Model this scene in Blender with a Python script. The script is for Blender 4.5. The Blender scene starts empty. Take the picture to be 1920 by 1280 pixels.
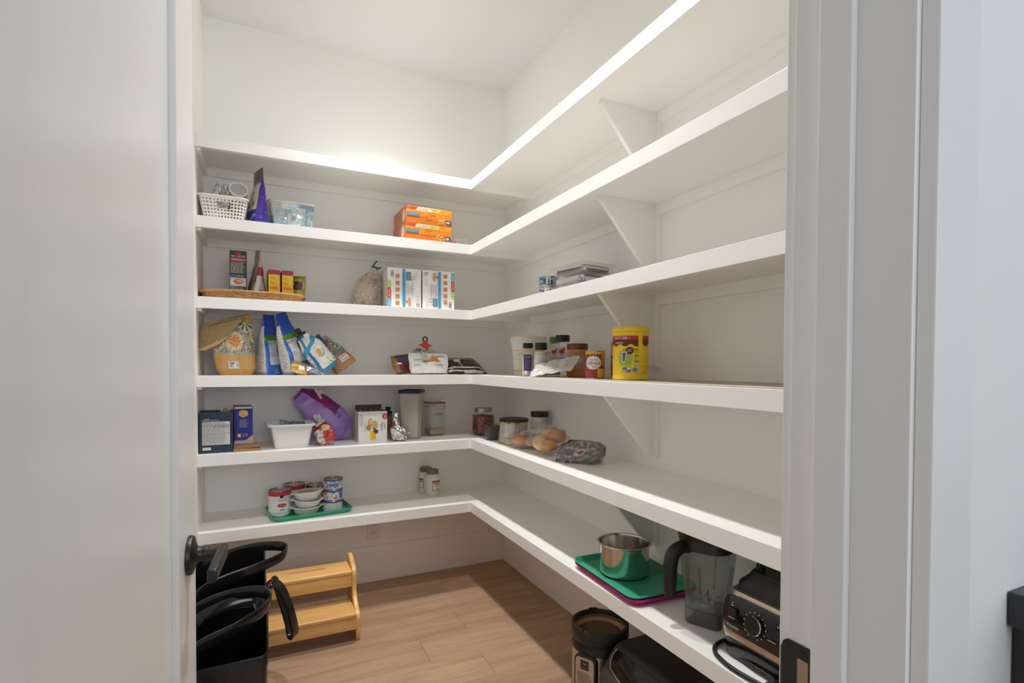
import bpy, bmesh, math, random
from mathutils import Vector, Matrix, Euler, noise
from mathutils.geometry import tessellate_polygon
R = math.radians
PI = math.pi
sc = bpy.context.scene
C = sc.collection
random.seed(7)

# ------------------------------------------------------------------ camera
cam_d = bpy.data.cameras.new('camera')
cam = bpy.data.objects.new('camera', cam_d)
C.objects.link(cam)
yaw, pit, rol = R(25.632), R(-1.067), R(0.2526)
fw = Vector((math.sin(yaw)*math.cos(pit), math.cos(yaw)*math.cos(pit), math.sin(pit)))
rt = Vector((math.cos(yaw), -math.sin(yaw), 0))
up = rt.cross(fw)
r2 = math.cos(rol)*rt + math.sin(rol)*up
u2 = -math.sin(rol)*rt + math.cos(rol)*up
cam.matrix_world = Matrix(((r2.x, u2.x, -fw.x, -1.3321), (r2.y, u2.y, -fw.y, -2.8775), (r2.z, u2.z, -fw.z, 1.1675), (0, 0, 0, 1)))
cam_d.sensor_width = 36
cam_d.lens = 988.2*36/1920
cam_d.shift_y = 63.5/1920
cam_d.clip_start = 0.02
sc.camera = cam

# ------------------------------------------------------------------ light
w = bpy.data.worlds.new('world')
sc.world = w
w.use_nodes = True
w.node_tree.nodes['Background'].inputs[0].default_value = (0.86, 0.93, 1.0, 1)
w.node_tree.nodes['Background'].inputs[1].default_value = 0.42
LIGHT_W = 9.2
WINDOW_W = 30.0
WINDOW_COL = (0.80, 0.90, 1.0)
LIGHT_COL = (1.0, 0.985, 0.965)
LIGHT_POS = ((-0.766, -0.628), (-0.766, -1.63))
vs = sc.view_settings
vs.view_transform = 'Standard'
vs.look = 'None'
vs.gamma = 1
vs.use_curve_mapping = False
vs.exposure = 0.0
sc.cycles.max_bounces = 14
sc.cycles.diffuse_bounces = 12
sc.cycles.glossy_bounces = 4
sc.cycles.transmission_bounces = 8
sc.cycles.transparent_max_bounces = 16
sc.cycles.caustics_reflective = False
sc.cycles.caustics_refractive = False
sc.cycles.sample_clamp_indirect = 4.0
sc.cycles.use_denoising = True

# ------------------------------------------------------------------ materials
MATS = {}
def _new(name):
    m = bpy.data.materials.new(name)
    m.use_nodes = True
    MATS[name] = m
    return m, m.node_tree, m.node_tree.nodes['Principled BSDF']
def mat(name, col, rough=0.5, metal=0.0, spec=0.5, bump=0.0, bscale=200.0, coat=0.0, vary=0.0, vscale=8.0):
    m, t, b = _new(name)
    b.inputs['Base Color'].default_value = (*col, 1)
    b.inputs['Roughness'].default_value = rough
    b.inputs['Metallic'].default_value = metal
    b.inputs['Specular IOR Level'].default_value = spec
    b.inputs['Coat Weight'].default_value = coat
    if bump or vary:
        tc = t.nodes.new('ShaderNodeTexCoord')
    if bump:
        n = t.nodes.new('ShaderNodeTexNoise'); n.inputs['Scale'].default_value = bscale; n.inputs['Detail'].default_value = 3
        bp = t.nodes.new('ShaderNodeBump'); bp.inputs['Strength'].default_value = bump; bp.inputs['Distance'].default_value = 0.002
        t.links.new(tc.outputs['Object'], n.inputs['Vector']); t.links.new(n.outputs['Fac'], bp.inputs['Height']); t.links.new(bp.outputs['Normal'], b.inputs['Normal'])
    if vary:
        n = t.nodes.new('ShaderNodeTexNoise'); n.inputs['Scale'].default_value = vscale; n.inputs['Detail'].default_value = 4
        r = t.nodes.new('ShaderNodeValToRGB')
        r.color_ramp.elements[0].position = 0.3; r.color_ramp.elements[1].position = 0.7
        r.color_ramp.elements[0].color = (*[c*(1-vary) for c in col], 1); r.color_ramp.elements[1].color = (*[min(1, c*(1+vary)) for c in col], 1)
        t.links.new(tc.outputs['Object'], n.inputs['Vector']); t.links.new(n.outputs['Fac'], r.inputs[0]); t.links.new(r.outputs[0], b.inputs['Base Color'])
    return m
def printmat(name, rough, metal=0.0, bump=0.0, bscale=60.0, coat=0.0):
    m, t, b = _new(name)
    a = t.nodes.new('ShaderNodeAttribute'); a.attribute_name = 'Col'
    t.links.new(a.outputs['Color'], b.inputs['Base Color'])
    b.inputs['Roughness'].default_value = rough
    b.inputs['Metallic'].default_value = metal
    b.inputs['Coat Weight'].default_value = coat
    if bump:
        tc = t.nodes.new('ShaderNodeTexCoord'); n = t.nodes.new('ShaderNodeTexNoise'); n.inputs['Scale'].default_value = bscale; n.inputs['Detail'].default_value = 4
        bp = t.nodes.new('ShaderNodeBump'); bp.inputs['Strength'].default_value = bump; bp.inputs['Distance'].default_value = 0.004
        t.links.new(tc.outputs['Object'], n.inputs['Vector']); t.links.new(n.outputs['Fac'], bp.inputs['Height']); t.links.new(bp.outputs['Normal'], b.inputs['Normal'])
    return m
def clearmat(name, tint, body=0.0, bodycol=(1, 1, 1), gloss=0.06, refl=1.0):
    m = bpy.data.materials.new(name); m.use_nodes = True; MATS[name] = m
    t = m.node_tree; t.nodes.clear()
    o = t.nodes.new('ShaderNodeOutputMaterial'); tr = t.nodes.new('ShaderNodeBsdfTransparent'); tr.inputs[0].default_value = (*tint, 1)
    gl = t.nodes.new('ShaderNodeBsdfGlossy'); gl.inputs['Roughness'].default_value = gloss
    lwt = t.nodes.new('ShaderNodeLayerWeight'); lwt.inputs['Blend'].default_value = 0.5
    pw = t.nodes.new('ShaderNodeMath'); pw.operation = 'POWER'; pw.inputs[1].default_value = 4.0
    mu = t.nodes.new('ShaderNodeMath'); mu.operation = 'MULTIPLY_ADD'; mu.inputs[1].default_value = 0.38*refl; mu.inputs[2].default_value = 0.03
    mx = t.nodes.new('ShaderNodeMixShader')
    t.links.new(lwt.outputs['Facing'], pw.inputs[0]); t.links.new(pw.outputs[0], mu.inputs[0]); t.links.new(mu.outputs[0], mx.inputs[0])
    src = tr
    if body:
        df = t.nodes.new('ShaderNodeBsdfDiffuse'); df.inputs[0].default_value = (*bodycol, 1)
        m2 = t.nodes.new('ShaderNodeMixShader'); m2.inputs[0].default_value = body
        t.links.new(tr.outputs[0], m2.inputs[1]); t.links.new(df.outputs[0], m2.inputs[2]); src = m2
    t.links.new(src.outputs[0], mx.inputs[1]); t.links.new(gl.outputs[0], mx.inputs[2]); t.links.new(mx.outputs[0], o.inputs[0])
    return m
def woodmat(name, c1, c2, c3, scale=(1.2, 14, 14), rough=0.45, rings=True, bump=0.05):
    m, t, b = _new(name)
    tc = t.nodes.new('ShaderNodeTexCoord'); mp = t.nodes.new('ShaderNodeMapping'); mp.inputs['Scale'].default_value = scale
    oi = t.nodes.new('ShaderNodeObjectInfo'); ad = t.nodes.new('ShaderNodeVectorMath'); ad.operation = 'MULTIPLY_ADD'
    cb = t.nodes.new('ShaderNodeCombineXYZ')
    for k in range(3): t.links.new(oi.outputs['Random'], cb.inputs[k])
    ad.inputs[1].default_value = (37.0, 19.0, 11.0)
    t.links.new(cb.outputs[0], ad.inputs[0]); t.links.new(tc.outputs['Object'], ad.inputs[2]); t.links.new(ad.outputs[0], mp.inputs['Vector'])
    n = t.nodes.new('ShaderNodeTexNoise'); n.inputs['Scale'].default_value = 1.6; n.inputs['Detail'].default_value = 7; n.inputs['Roughness'].default_value = 0.62; n.inputs['Distortion'].default_value = 0.9
    t.links.new(mp.outputs[0], n.inputs['Vector'])
    r = t.nodes.new('ShaderNodeValToRGB'); e = r.color_ramp.elements
    e[0].position = 0.28; e[0].color = (*c1, 1); e[1].position = 0.72; e[1].color = (*c3, 1)
    x = e.new(0.5); x.color = (*c2, 1)
    t.links.new(n.outputs['Fac'], r.inputs[0])
    # each board a slightly different tone
    hs = t.nodes.new('ShaderNodeHueSaturation'); mr = t.nodes.new('ShaderNodeMapRange'); mr.inputs['To Min'].default_value = 0.93; mr.inputs['To Max'].default_value = 1.06
    t.links.new(oi.outputs['Random'], mr.inputs['Value']); t.links.new(mr.outputs[0], hs.inputs['Value']); t.links.new(r.outputs[0], hs.inputs['Color'])
    n2 = t.nodes.new('ShaderNodeTexNoise'); n2.inputs['Scale'].default_value = 5.0; n2.inputs['Detail'].default_value = 3
    mp2 = t.nodes.new('ShaderNodeMapping'); mp2.inputs['Scale'].default_value = tuple(s*(6 if i else 1.5) for i, s in enumerate(scale))
    t.links.new(ad.outputs[0], mp2.inputs['Vector']); t.links.new(mp2.outputs[0], n2.inputs['Vector'])
    mx = t.nodes.new('ShaderNodeMix'); mx.data_type = 'RGBA'; mx.blend_type = 'MULTIPLY'; mx.inputs[0].default_value = 0.22
    t.links.new(hs.outputs[0], mx.inputs[6]); t.links.new(n2.outputs['Color'], mx.inputs[7])
    t.links.new(hs.outputs[0], mx.inputs[6])
    g = t.nodes.new('ShaderNodeRGBToBW'); t.links.new(n2.outputs['Color'], g.inputs[0])
    mr2 = t.nodes.new('ShaderNodeMapRange'); mr2.inputs['From Min'].default_value = 0.3; mr2.inputs['From Max'].default_value = 0.65; mr2.inputs['To Min'].default_value = 0.55; mr2.inputs['To Max'].default_value = 1.0
    t.links.new(n2.outputs['Fac'], mr2.inputs['Value']); t.links.new(mr2.outputs[0], mx.inputs[7])
    t.links.new(mx.outputs[2], b.inputs['Base Color'])
    b.inputs['Roughness'].default_value = rough
    if bump:
        bp = t.nodes.new('ShaderNodeBump'); bp.inputs['Strength'].default_value = bump; bp.inputs['Distance'].default_value = 0.001
        t.links.new(n2.outputs['Fac'], bp.inputs['Height']); t.links.new(bp.outputs['Normal'], b.inputs['Normal'])
    return m

mat('wall', (0.885, 0.88, 0.858), 0.75, bump=0.04, bscale=350)
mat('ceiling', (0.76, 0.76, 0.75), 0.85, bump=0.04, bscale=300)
mat('trim', (0.885, 0.88, 0.865), 0.32)
mat('shelfpaint', (0.89, 0.885, 0.86), 0.38)
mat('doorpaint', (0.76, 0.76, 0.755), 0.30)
woodmat('floorwood', (0.315, 0.19, 0.11), (0.43, 0.275, 0.175), (0.52, 0.345, 0.222), scale=(1.1, 9, 9), rough=0.42)
woodmat('stoolwood', (0.62, 0.33, 0.10), (0.74, 0.43, 0.15), (0.82, 0.52, 0.21), scale=(1.6, 14, 14), rough=0.35)
mat('gap', (0.10, 0.06, 0.04), 0.8)
mat('blackmetal', (0.035, 0.033, 0.032), 0.38, metal=0.6)
mat('blackplastic', (0.012, 0.012, 0.013), 0.42)
mat('blackgloss', (0.010, 0.010, 0.011), 0.12)
mat('vinyl', (0.010, 0.010, 0.011), 0.20, bump=0.7, bscale=16)
mat('darkgrey', (0.045, 0.04, 0.036), 0.45)
mat('steel', (0.62, 0.58, 0.53), 0.16, metal=1.0)
mat('brushed', (0.55, 0.50, 0.44), 0.32, metal=1.0)
mat('canmetal', (0.42, 0.41, 0.39), 0.28, metal=1.0)
mat('champagne', (0.60, 0.50, 0.40), 0.30, metal=0.9)
mat('goldmetal', (0.75, 0.58, 0.26), 0.25, metal=0.9)
mat('foil', (0.75, 0.75, 0.76), 0.22, metal=1.0)
mat('whiteplastic', (0.80, 0.79, 0.77), 0.35)
mat('creamplastic', (0.72, 0.70, 0.63), 0.4)
mat('greentray', (0.045, 0.36, 0.21), 0.38, bump=0.1, bscale=500)
mat('magentatray', (0.42, 0.012, 0.16), 0.35)
mat('redenamel', (0.32, 0.01, 0.04), 0.25)
mat('greenlid', (0.05, 0.16, 0.03), 0.4)
mat('brownlid', (0.17, 0.035, 0.02), 0.4)
mat('navylid', (0.010, 0.015, 0.055), 0.4)
mat('olivelid', (0.16, 0.15, 0.09), 0.4)
mat('yellowplastic', (0.86, 0.62, 0.02), 0.32)
mat('kraft', (0.36, 0.19, 0.09), 0.7, bump=0.3, bscale=40)
mat('liner', (0.52, 0.45, 0.36), 0.7, bump=0.1, bscale=100, vary=0.08)
mat('tanwicker', (0.46, 0.24, 0.08), 0.55, vary=0.25, vscale=60)
mat('silverplastic', (0.45, 0.45, 0.44), 0.35)
mat('redclip', (0.62, 0.07, 0.02), 0.35)
mat('tealclip', (0.03, 0.10, 0.16), 0.4)
mat('rice', (0.72, 0.62, 0.48), 0.7, bump=0.8, bscale=300)
mat('whiterice', (0.74, 0.67, 0.56), 0.75, bump=0.4, bscale=300)
mat('brownrice', (0.50, 0.36, 0.20), 0.75, bump=0.8, bscale=300)
mat('bread', (0.55, 0.26, 0.09), 0.45, vary=0.35, vscale=14)
mat('breadpale', (0.72, 0.48, 0.20), 0.5, vary=0.25, vscale=14)
mat('nut', (0.62, 0.45, 0.33), 0.6, vary=0.2, vscale=30)
mat('brass', (0.42, 0.30, 0.19), 0.45, metal=0.3)
mat('lining', (0.50, 0.40, 0.27), 0.22, metal=0.75)
mat('stone', (0.018, 0.018, 0.024), 0.3, vary=0.4, vscale=20)
mat('darkcab', (0.016, 0.016, 0.022), 0.4)
mat('led', (1, 1, 1), 0.5)
_b = MATS['led'].node_tree.nodes['Principled BSDF']
_b.inputs['Emission Color'].default_value = (*LIGHT_COL, 1); _b.inputs['Emission Strength'].default_value = 12
printmat('paper', 0.55)
printmat('gloss', 0.22, bump=0.25, bscale=22)
printmat('softgloss', 0.34, bump=0.12, bscale=30)
printmat('metalfilm', 0.25, metal=0.55, bump=0.35, bscale=30)
printmat('film', 0.18, coat=0.6, bump=0.3, bscale=35)
clearmat('clear', (0.97, 0.975, 0.97), body=0.07, bodycol=(0.8, 0.8, 0.78))
clearmat('clearfilm', (0.98, 0.98, 0.975), body=0.10, bodycol=(0.85, 0.83, 0.80), gloss=0.12, refl=1.4)
clearmat('glass', (0.975, 0.98, 0.97), body=0.0, gloss=0.03, refl=1.3)
clearmat('frosted', (0.86, 0.85, 0.82), body=0.38, bodycol=(0.74, 0.70, 0.62), gloss=0.2)
clearmat('jugplastic', (0.86, 0.88, 0.87), body=0.05, bodycol=(0.35, 0.36, 0.35), gloss=0.08, refl=1.4)
clearmat('hazefilm', (0.96, 0.95, 0.94), body=0.22, bodycol=(0.78, 0.72, 0.66), gloss=0.15, refl=1.4)
clearmat('smoke', (0.75, 0.74, 0.73), body=0.22, bodycol=(0.25, 0.24, 0.23), gloss=0.12)

# ------------------------------------------------------------------ object helpers
def thing(name, label, cat, loc=(0, 0, 0), rz=0.0, group=None, rot=None):
    o = bpy.data.objects.new(name, None)
    C.objects.link(o)
    o.empty_display_size = 0.02
    o.location = loc
    o.rotation_euler = rot if rot else (0, 0, rz)
    o['label'] = label
    o['category'] = cat
    if group: o['group'] = group
    return o
def link(name, me, m, parent=None, label=None):
    o = bpy.data.objects.new(name, me)
    C.objects.link(o)
    if m: me.materials.append(MATS[m])
    o.parent = parent
    if label: o['label'] = label
    return o
def tag(o, label, cat, group=None):
    o['label'] = label; o['category'] = cat
    if group: o['group'] = group
    return o
def struct(o):
    o['kind'] = 'structure'
    return o
def mesh(name, vs_, fs, m, parent=None, smooth=True, cols=None, label=None, angle=None):
    me = bpy.data.meshes.new(name)
    me.from_pydata([tuple(v) for v in vs_], [], fs)
    if cols is not None:
        ca = me.color_attributes.new('Col', 'FLOAT_COLOR', 'CORNER')
        buf = []
        for p in me.polygons:
            c = cols[p.index]
            for _ in range(p.loop_total): buf.extend((c[0], c[1], c[2], 1.0))
        ca.data.foreach_set('color', buf)
    if smooth:
        me.polygons.foreach_set('use_smooth', [True]*len(me.polygons))
        if angle is not None: me.set_sharp_from_angle(angle=R(angle))
    me.update()
    return link(name, me, m, parent, label)
def frombm(name, bm, m, parent=None, smooth=False, angle=35, label=None, recalc=True):
    if recalc: bmesh.ops.recalc_face_normals(bm, faces=bm.faces)
    me = bpy.data.meshes.new(name)
    bm.to_mesh(me); bm.free()
    if smooth:
        me.polygons.foreach_set('use_smooth', [True]*len(me.polygons))
        me.set_sharp_from_angle(angle=R(angle))
    return link(name, me, m, parent, label)
def bx(name, lo, hi, m, parent=None, bev=0.0015, seg=2, label=None):
    bm = bmesh.new()
    bmesh.ops.create_cube(bm, size=1)
    for v in bm.verts:
        v.co = Vector(((lo[i]+hi[i])/2 + v.co[i]*(hi[i]-lo[i]) for i in range(3)))
    if bev:
        bmesh.ops.bevel(bm, geom=list(bm.edges), offset=bev, segments=seg, profile=0.5, affect='EDGES')
    return frombm(name, bm, m, parent, smooth=bool(bev), angle=22 if seg < 3 else 40, label=label)
def prism(name, poly, axis, a, b, m, parent=None, bev=0.0, seg=2, label=None):
    """poly: 2-D outline, extruded along axis ('x','y','z') from a to b."""
    def P(p, t):
        return {'x': (t, p[0], p[1]), 'y': (p[0], t, p[1]), 'z': (p[0], p[1], t)}[axis]
    bm = bmesh.new()
    A = [bm.verts.new(P(p, a)) for p in poly]; B = [bm.verts.new(P(p, b)) for p in poly]
    n = len(poly)
    bm.faces.new(A); bm.faces.new(B[::-1])
    for i in range(n): bm.faces.new((A[i], A[(i+1) % n], B[(i+1) % n], B[i]))
    bmesh.ops.recalc_face_normals(bm, faces=bm.faces)
    if bev:
        bmesh.ops.bevel(bm, geom=list(bm.edges), offset=bev, segments=seg, profile=0.5, affect='EDGES', clamp_overlap=True)
    return frombm(name, bm, m, parent, smooth=True, angle=40, label=label)
def loft(name, rings, m, parent=None, cap0=True, cap1=True, smooth=True, angle=40, colf=None, label=None, closed=True):
    n = len(rings[0]); V = [p for r in rings for p in r]; F = []; cols = [] if colf else None
    for j in range(len(rings)-1):
        for i in range(n if closed else n-1):
            k = (i+1) % n
            F.append((j*n+i, j*n+k, (j+1)*n+k, (j+1)*n+i))
            if colf: cols.append(colf(i/n, j/(len(rings)-1)))
    if cap0:
        F.append(tuple(range(n))[::-1])
        if colf: cols.append(colf(0, 0))
    if cap1:
        F.append(tuple((len(rings)-1)*n+i for i in range(n)))
        if colf: cols.append(colf(0, 1))
    return mesh(name, V, F, m, parent, smooth, cols, label, angle)
def rrect(w, d, r, n=5, z=0.0, cx=0.0, cy=0.0):
    """rounded rectangle outline, counter-clockwise seen from above"""
    pts = []
    for qx, qy, a0 in ((1, 1, 0), (-1, 1, 90), (-1, -1, 180), (1, -1, 270)):
        for k in range(n+1):
            a = R(a0+90*k/n)
            pts.append((cx+qx*(w/2-r)+r*math.cos(a), cy+qy*(d/2-r)+r*math.sin(a), z))
    return pts
def ring(r, z, n=40, ph=0.0):
    return [(r*math.cos(2*PI*i/n+ph), r*math.sin(2*PI*i/n+ph), z) for i in range(n)]
def lathe(name, prof, m, parent=None, n=44, cap0=True, cap1=True, angle=40, colf=None, label=None, off=(0, 0, 0)):
    rings = [[(x+off[0], y+off[1], z+off[2]) for x, y, z in ring(max(r, 1e-4), z, n)] for r, z in prof]
    return loft(name, rings, m, parent, cap0, cap1, True, angle, colf, label)
def tube(name, pts, rad, m, parent=None, n=10, label=None, flat=1.0):
    pts = [Vector(p) for p in pts]; rings = []; up_ = None
    for i, p in enumerate(pts):
        t = (pts[min(i+1, len(pts)-1)]-pts[max(i-1, 0)]).normalized()
        if up_ is None:
            up_ = Vector((0, 0, 1)) if abs(t.z) < 0.9 else Vector((1, 0, 0))
        s = t.cross(up_).normalized(); up_ = s.cross(t).normalized()
        rr = rad(i/(len(pts)-1)) if callable(rad) else rad
        rings.append([tuple(p+s*rr*math.cos(2*PI*k/n)+up_*rr*flat*math.sin(2*PI*k/n)) for k in range(n)])
    return loft(name, rings, m, parent, True, True, True, 50, None, label)
def strap(name, pts, wdir, wd, th, m, parent=None):
    """flat strap swept along pts, wd wide along wdir(t) and th thick"""
    pts = [Vector(p) for p in pts]; rings = []
    for i, p in enumerate(pts):
        t = (pts[min(i+1, len(pts)-1)]-pts[max(i-1, 0)]).normalized()
        wv = Vector(wdir(i/(len(pts)-1)) if callable(wdir) else wdir); wv = (wv-t*wv.dot(t)).normalized()
        nv = t.cross(wv)
        a, b = wv*wd/2, nv*th/2
        rings.append([tuple(q) for q in (p-a-b, p-a*0.8-b*1.6, p+a*0.8-b*1.6, p+a-b, p+a+b, p+a*0.8+b*1.6, p-a*0.8+b*1.6, p-a+b)])
    return loft(name, rings, m, parent, True, True, True, 50)
def bez(P, n=20):
    """smooth Catmull-Rom through the points"""
    P = [Vector(p) for p in P]; out = []
    for i in range(len(P)-1):
        a, b, c, d = P[max(i-1, 0)], P[i], P[i+1], P[min(i+2, len(P)-1)]
        for k in range(n):
            t = k/n
            out.append(0.5*((2*b)+(c-a)*t+(2*a-5*b+4*c-d)*t*t+(3*b-a-3*c+d)*t**3))
    return out+[P[-1]]

# ------------------------------------------------------------------ flat print
_TXT = {}
def text2d(s):
    if s not in _TXT:
        cu = bpy.data.curves.new('t', 'FONT'); cu.body = s; cu.resolution_u = 2; cu.size = 1.0
        o = bpy.data.objects.new('t', cu)
        me = o.to_mesh()
        V = [(v.co.x, v.co.y) for v in me.vertices]; F = [tuple(p.vertices) for p in me.polygons]
        o.to_mesh_clear(); bpy.data.objects.remove(o); bpy.data.curves.remove(cu)
        if V:
            x0 = min(v[0] for v in V); x1 = max(v[0] for v in V); y0 = min(v[1] for v in V); y1 = max(v[1] for v in V)
        else: x0 = x1 = y0 = y1 = 0
        _TXT[s] = ([((v[0]-(x0+x1)/2), (v[1]-(y0+y1)/2)) for v in V], F, x1-x0, y1-y0)
    return _TXT[s]
LAY = 0.00022
def prints(name, items, mapf, m='paper', parent=None, cell=1.0):
    """items in metres on a 2-D sheet; mapf(x, y, height) puts them on the surface"""
    V = []; F = []; cols = []; lay = 1
    def add(v2, f, c, l):
        b = len(V); V.extend(mapf(x, y, l*LAY) for x, y in v2); F.extend(tuple(b+i for i in q) for q in f); cols.extend([c]*len(f))
    for it in items:
        k = it[0]
        if k == 'r':
            _, x0, y0, x1, y1, c = it
            nx = max(1, int(abs(x1-x0)/cell)); ny = max(1, int(abs(y1-y0)/cell))
            v = [(x0+(x1-x0)*i/nx, y0+(y1-y0)*j/ny) for j in range(ny+1) for i in range(nx+1)]
            f = [(j*(nx+1)+i, j*(nx+1)+i+1, (j+1)*(nx+1)+i+1, (j+1)*(nx+1)+i) for j in range(ny) for i in range(nx)]
            add(v, f, c, lay); lay += 1
        elif k == 'p':
            _, pts, c = it
            tr = tessellate_polygon([[Vector((x, y, 0)) for x, y in pts]])
            add(pts, [tuple(t) for t in tr], c, lay); lay += 1
        elif k == 'e':
            _, cx, cy, rx, ry, c = it
            n = 28
            v = [(cx, cy)]+[(cx+rx*math.cos(2*PI*i/n)*q, cy+ry*math.sin(2*PI*i/n)*q) for q in (0.5, 1.0) for i in range(n)]
            f = [(0, 1+i, 1+(i+1) % n) for i in range(n)]+[(1+i, 1+n+i, 1+n+(i+1) % n, 1+(i+1) % n) for i in range(n)]
            add(v, f, c, lay); lay += 1
        elif k == 't':          # text: string, centre x, y, cap height, colour, rotation deg, max width
            s, cx, cy, h, c = it[1:6]; ro = R(it[6]) if len(it) > 6 else 0.0; mw = it[7] if len(it) > 7 else None
            v, f, tw, th = text2d(s)
            if not v: continue
            sy = h/max(th, 1e-6); sx = sy if not mw else min(sy*1.6, mw/max(tw, 1e-6))
            cs, sn = math.cos(ro), math.sin(ro)
            add([(cx+x*sx*cs-y*sy*sn, cy+x*sx*sn+y*sy*cs) for x, y in v], f, c, lay); lay += 1
        elif k == 'lines':      # rows of small print
            _, x0, y0, x1, y1, n, c = it[:7]; seed = it[7] if len(it) > 7 else 1
            rg = random.Random(seed)
            hh = (y1-y0)/n
            for q in range(n):
                xe = x1-(x1-x0)*rg.random()*0.25; x = x0
                while x < xe:
                    wl = min((x1-x0)*rg.uniform(0.08, 0.22), xe-x)
                    add([(x, y0+hh*(q+0.3)), (x+wl, y0+hh*(q+0.3)), (x+wl, y0+hh*(q+0.68)), (x, y0+hh*(q+0.68))], [(0, 1, 2, 3)], c, lay)
                    x += wl+(x1-x0)*0.03
            lay += 1
        elif k == 'bar':        # barcode
            _, x0, y0, x1, y1, vert = it
            add([(x0, y0), (x1, y0), (x1, y1), (x0, y1)], [(0, 1, 2, 3)], (0.8, 0.8, 0.78), lay); lay += 1
            rg = random.Random(3); t = 0.06
            while t < 0.92:
                d = rg.choice((0.02, 0.035, 0.05))
                if vert: add([(x0+(x1-x0)*t, y0+(y1-y0)*.1), (x0+(x1-x0)*(t+d), y0+(y1-y0)*.1), (x0+(x1-x0)*(t+d), y1-(y1-y0)*.08), (x0+(x1-x0)*t, y1-(y1-y0)*.08)], [(0, 1, 2, 3)], (0.05, 0.05, 0.06), lay)
                else: add([(x0+(x1-x0)*.1, y0+(y1-y0)*t), (x1-(x1-x0)*.08, y0+(y1-y0)*t), (x1-(x1-x0)*.08, y0+(y1-y0)*(t+d)), (x0+(x1-x0)*.1, y0+(y1-y0)*(t+d))], [(0, 1, 2, 3)], (0.05, 0.05, 0.06), lay)
                t += d+rg.choice((0.02, 0.03, 0.05))
            lay += 1
    o = mesh(name, V, F, m, parent, False, cols)
    o['kind'] = 'stuff'
    return o
def planemap(o, ux, uy):
    o, ux, uy = Vector(o), Vector(ux).normalized(), Vector(uy).normalized(); n = ux.cross(uy)
    return lambda x, y, h: tuple(o+ux*x+uy*y+n*h)
def cylmap(r, a0=-PI/2, off=(0, 0, 0), taper=0.0):
    """sheet wrapped round the z axis; x = 0 faces angle a0, x grows counter-clockwise"""
    return lambda x, y, h: (off[0]+(r+taper*y+h)*math.cos(a0+x/r), off[1]+(r+taper*y+h)*math.sin(a0+x/r), off[2]+y)

def carton(name, label, cat, loc, rz, size, cols, front=(), side=(), parent_group=None, m='paper', open_top=False, rot=None):
    """printed cardboard box; front faces -y, its base centre at loc. cols: front, side, top"""
    wd, dp, h = size
    t = thing(name, label, cat, loc, rz, parent_group, rot)
    bm = bmesh.new(); bmesh.ops.create_cube(bm, size=1)
    for v in bm.verts: v.co = Vector((v.co.x*wd, v.co.y*dp, (v.co.z+0.5)*h))
    if open_top:
        bmesh.ops.delete(bm, geom=[f for f in bm.faces if f.normal.z > 0.9], context='FACES_ONLY')
        ret = bmesh.ops.solidify(bm, geom=list(bm.faces), thickness=0.0012)
    else:
        bmesh.ops.bevel(bm, geom=list(bm.edges), offset=0.0012, segments=2, profile=0.5, affect='EDGES')
    bmesh.ops.recalc_face_normals(bm, faces=bm.faces)
    bm.faces.ensure_lookup_table()
    cl = []
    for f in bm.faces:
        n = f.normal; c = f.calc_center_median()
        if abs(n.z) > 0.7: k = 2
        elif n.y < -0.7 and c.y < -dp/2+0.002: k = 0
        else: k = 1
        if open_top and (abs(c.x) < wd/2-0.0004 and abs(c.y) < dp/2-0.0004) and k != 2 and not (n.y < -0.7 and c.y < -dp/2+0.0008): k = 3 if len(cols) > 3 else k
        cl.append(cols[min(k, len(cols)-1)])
    me = bpy.data.meshes.new('carton'); bm.to_mesh(me); bm.free()
    ca = me.color_attributes.new('Col', 'FLOAT_COLOR', 'CORNER'); buf = []
    for p in me.polygons:
        for _ in range(p.loop_total): buf.extend((*cl[p.index], 1.0))
    ca.data.foreach_set('color', buf)
    link('carton', me, m, t)
    e = 0.0009 if not open_top else 0.0014
    if front: prints('front_print', front, planemap((0, -dp/2-e+0.0009, 0), (1, 0, 0), (0, 0, 1)), m, t)
    if side: prints('side_print', side, planemap((-wd/2-e+0.0009, 0, 0), (0, -1, 0), (0, 0, 1)), m, t)
    return t

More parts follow.
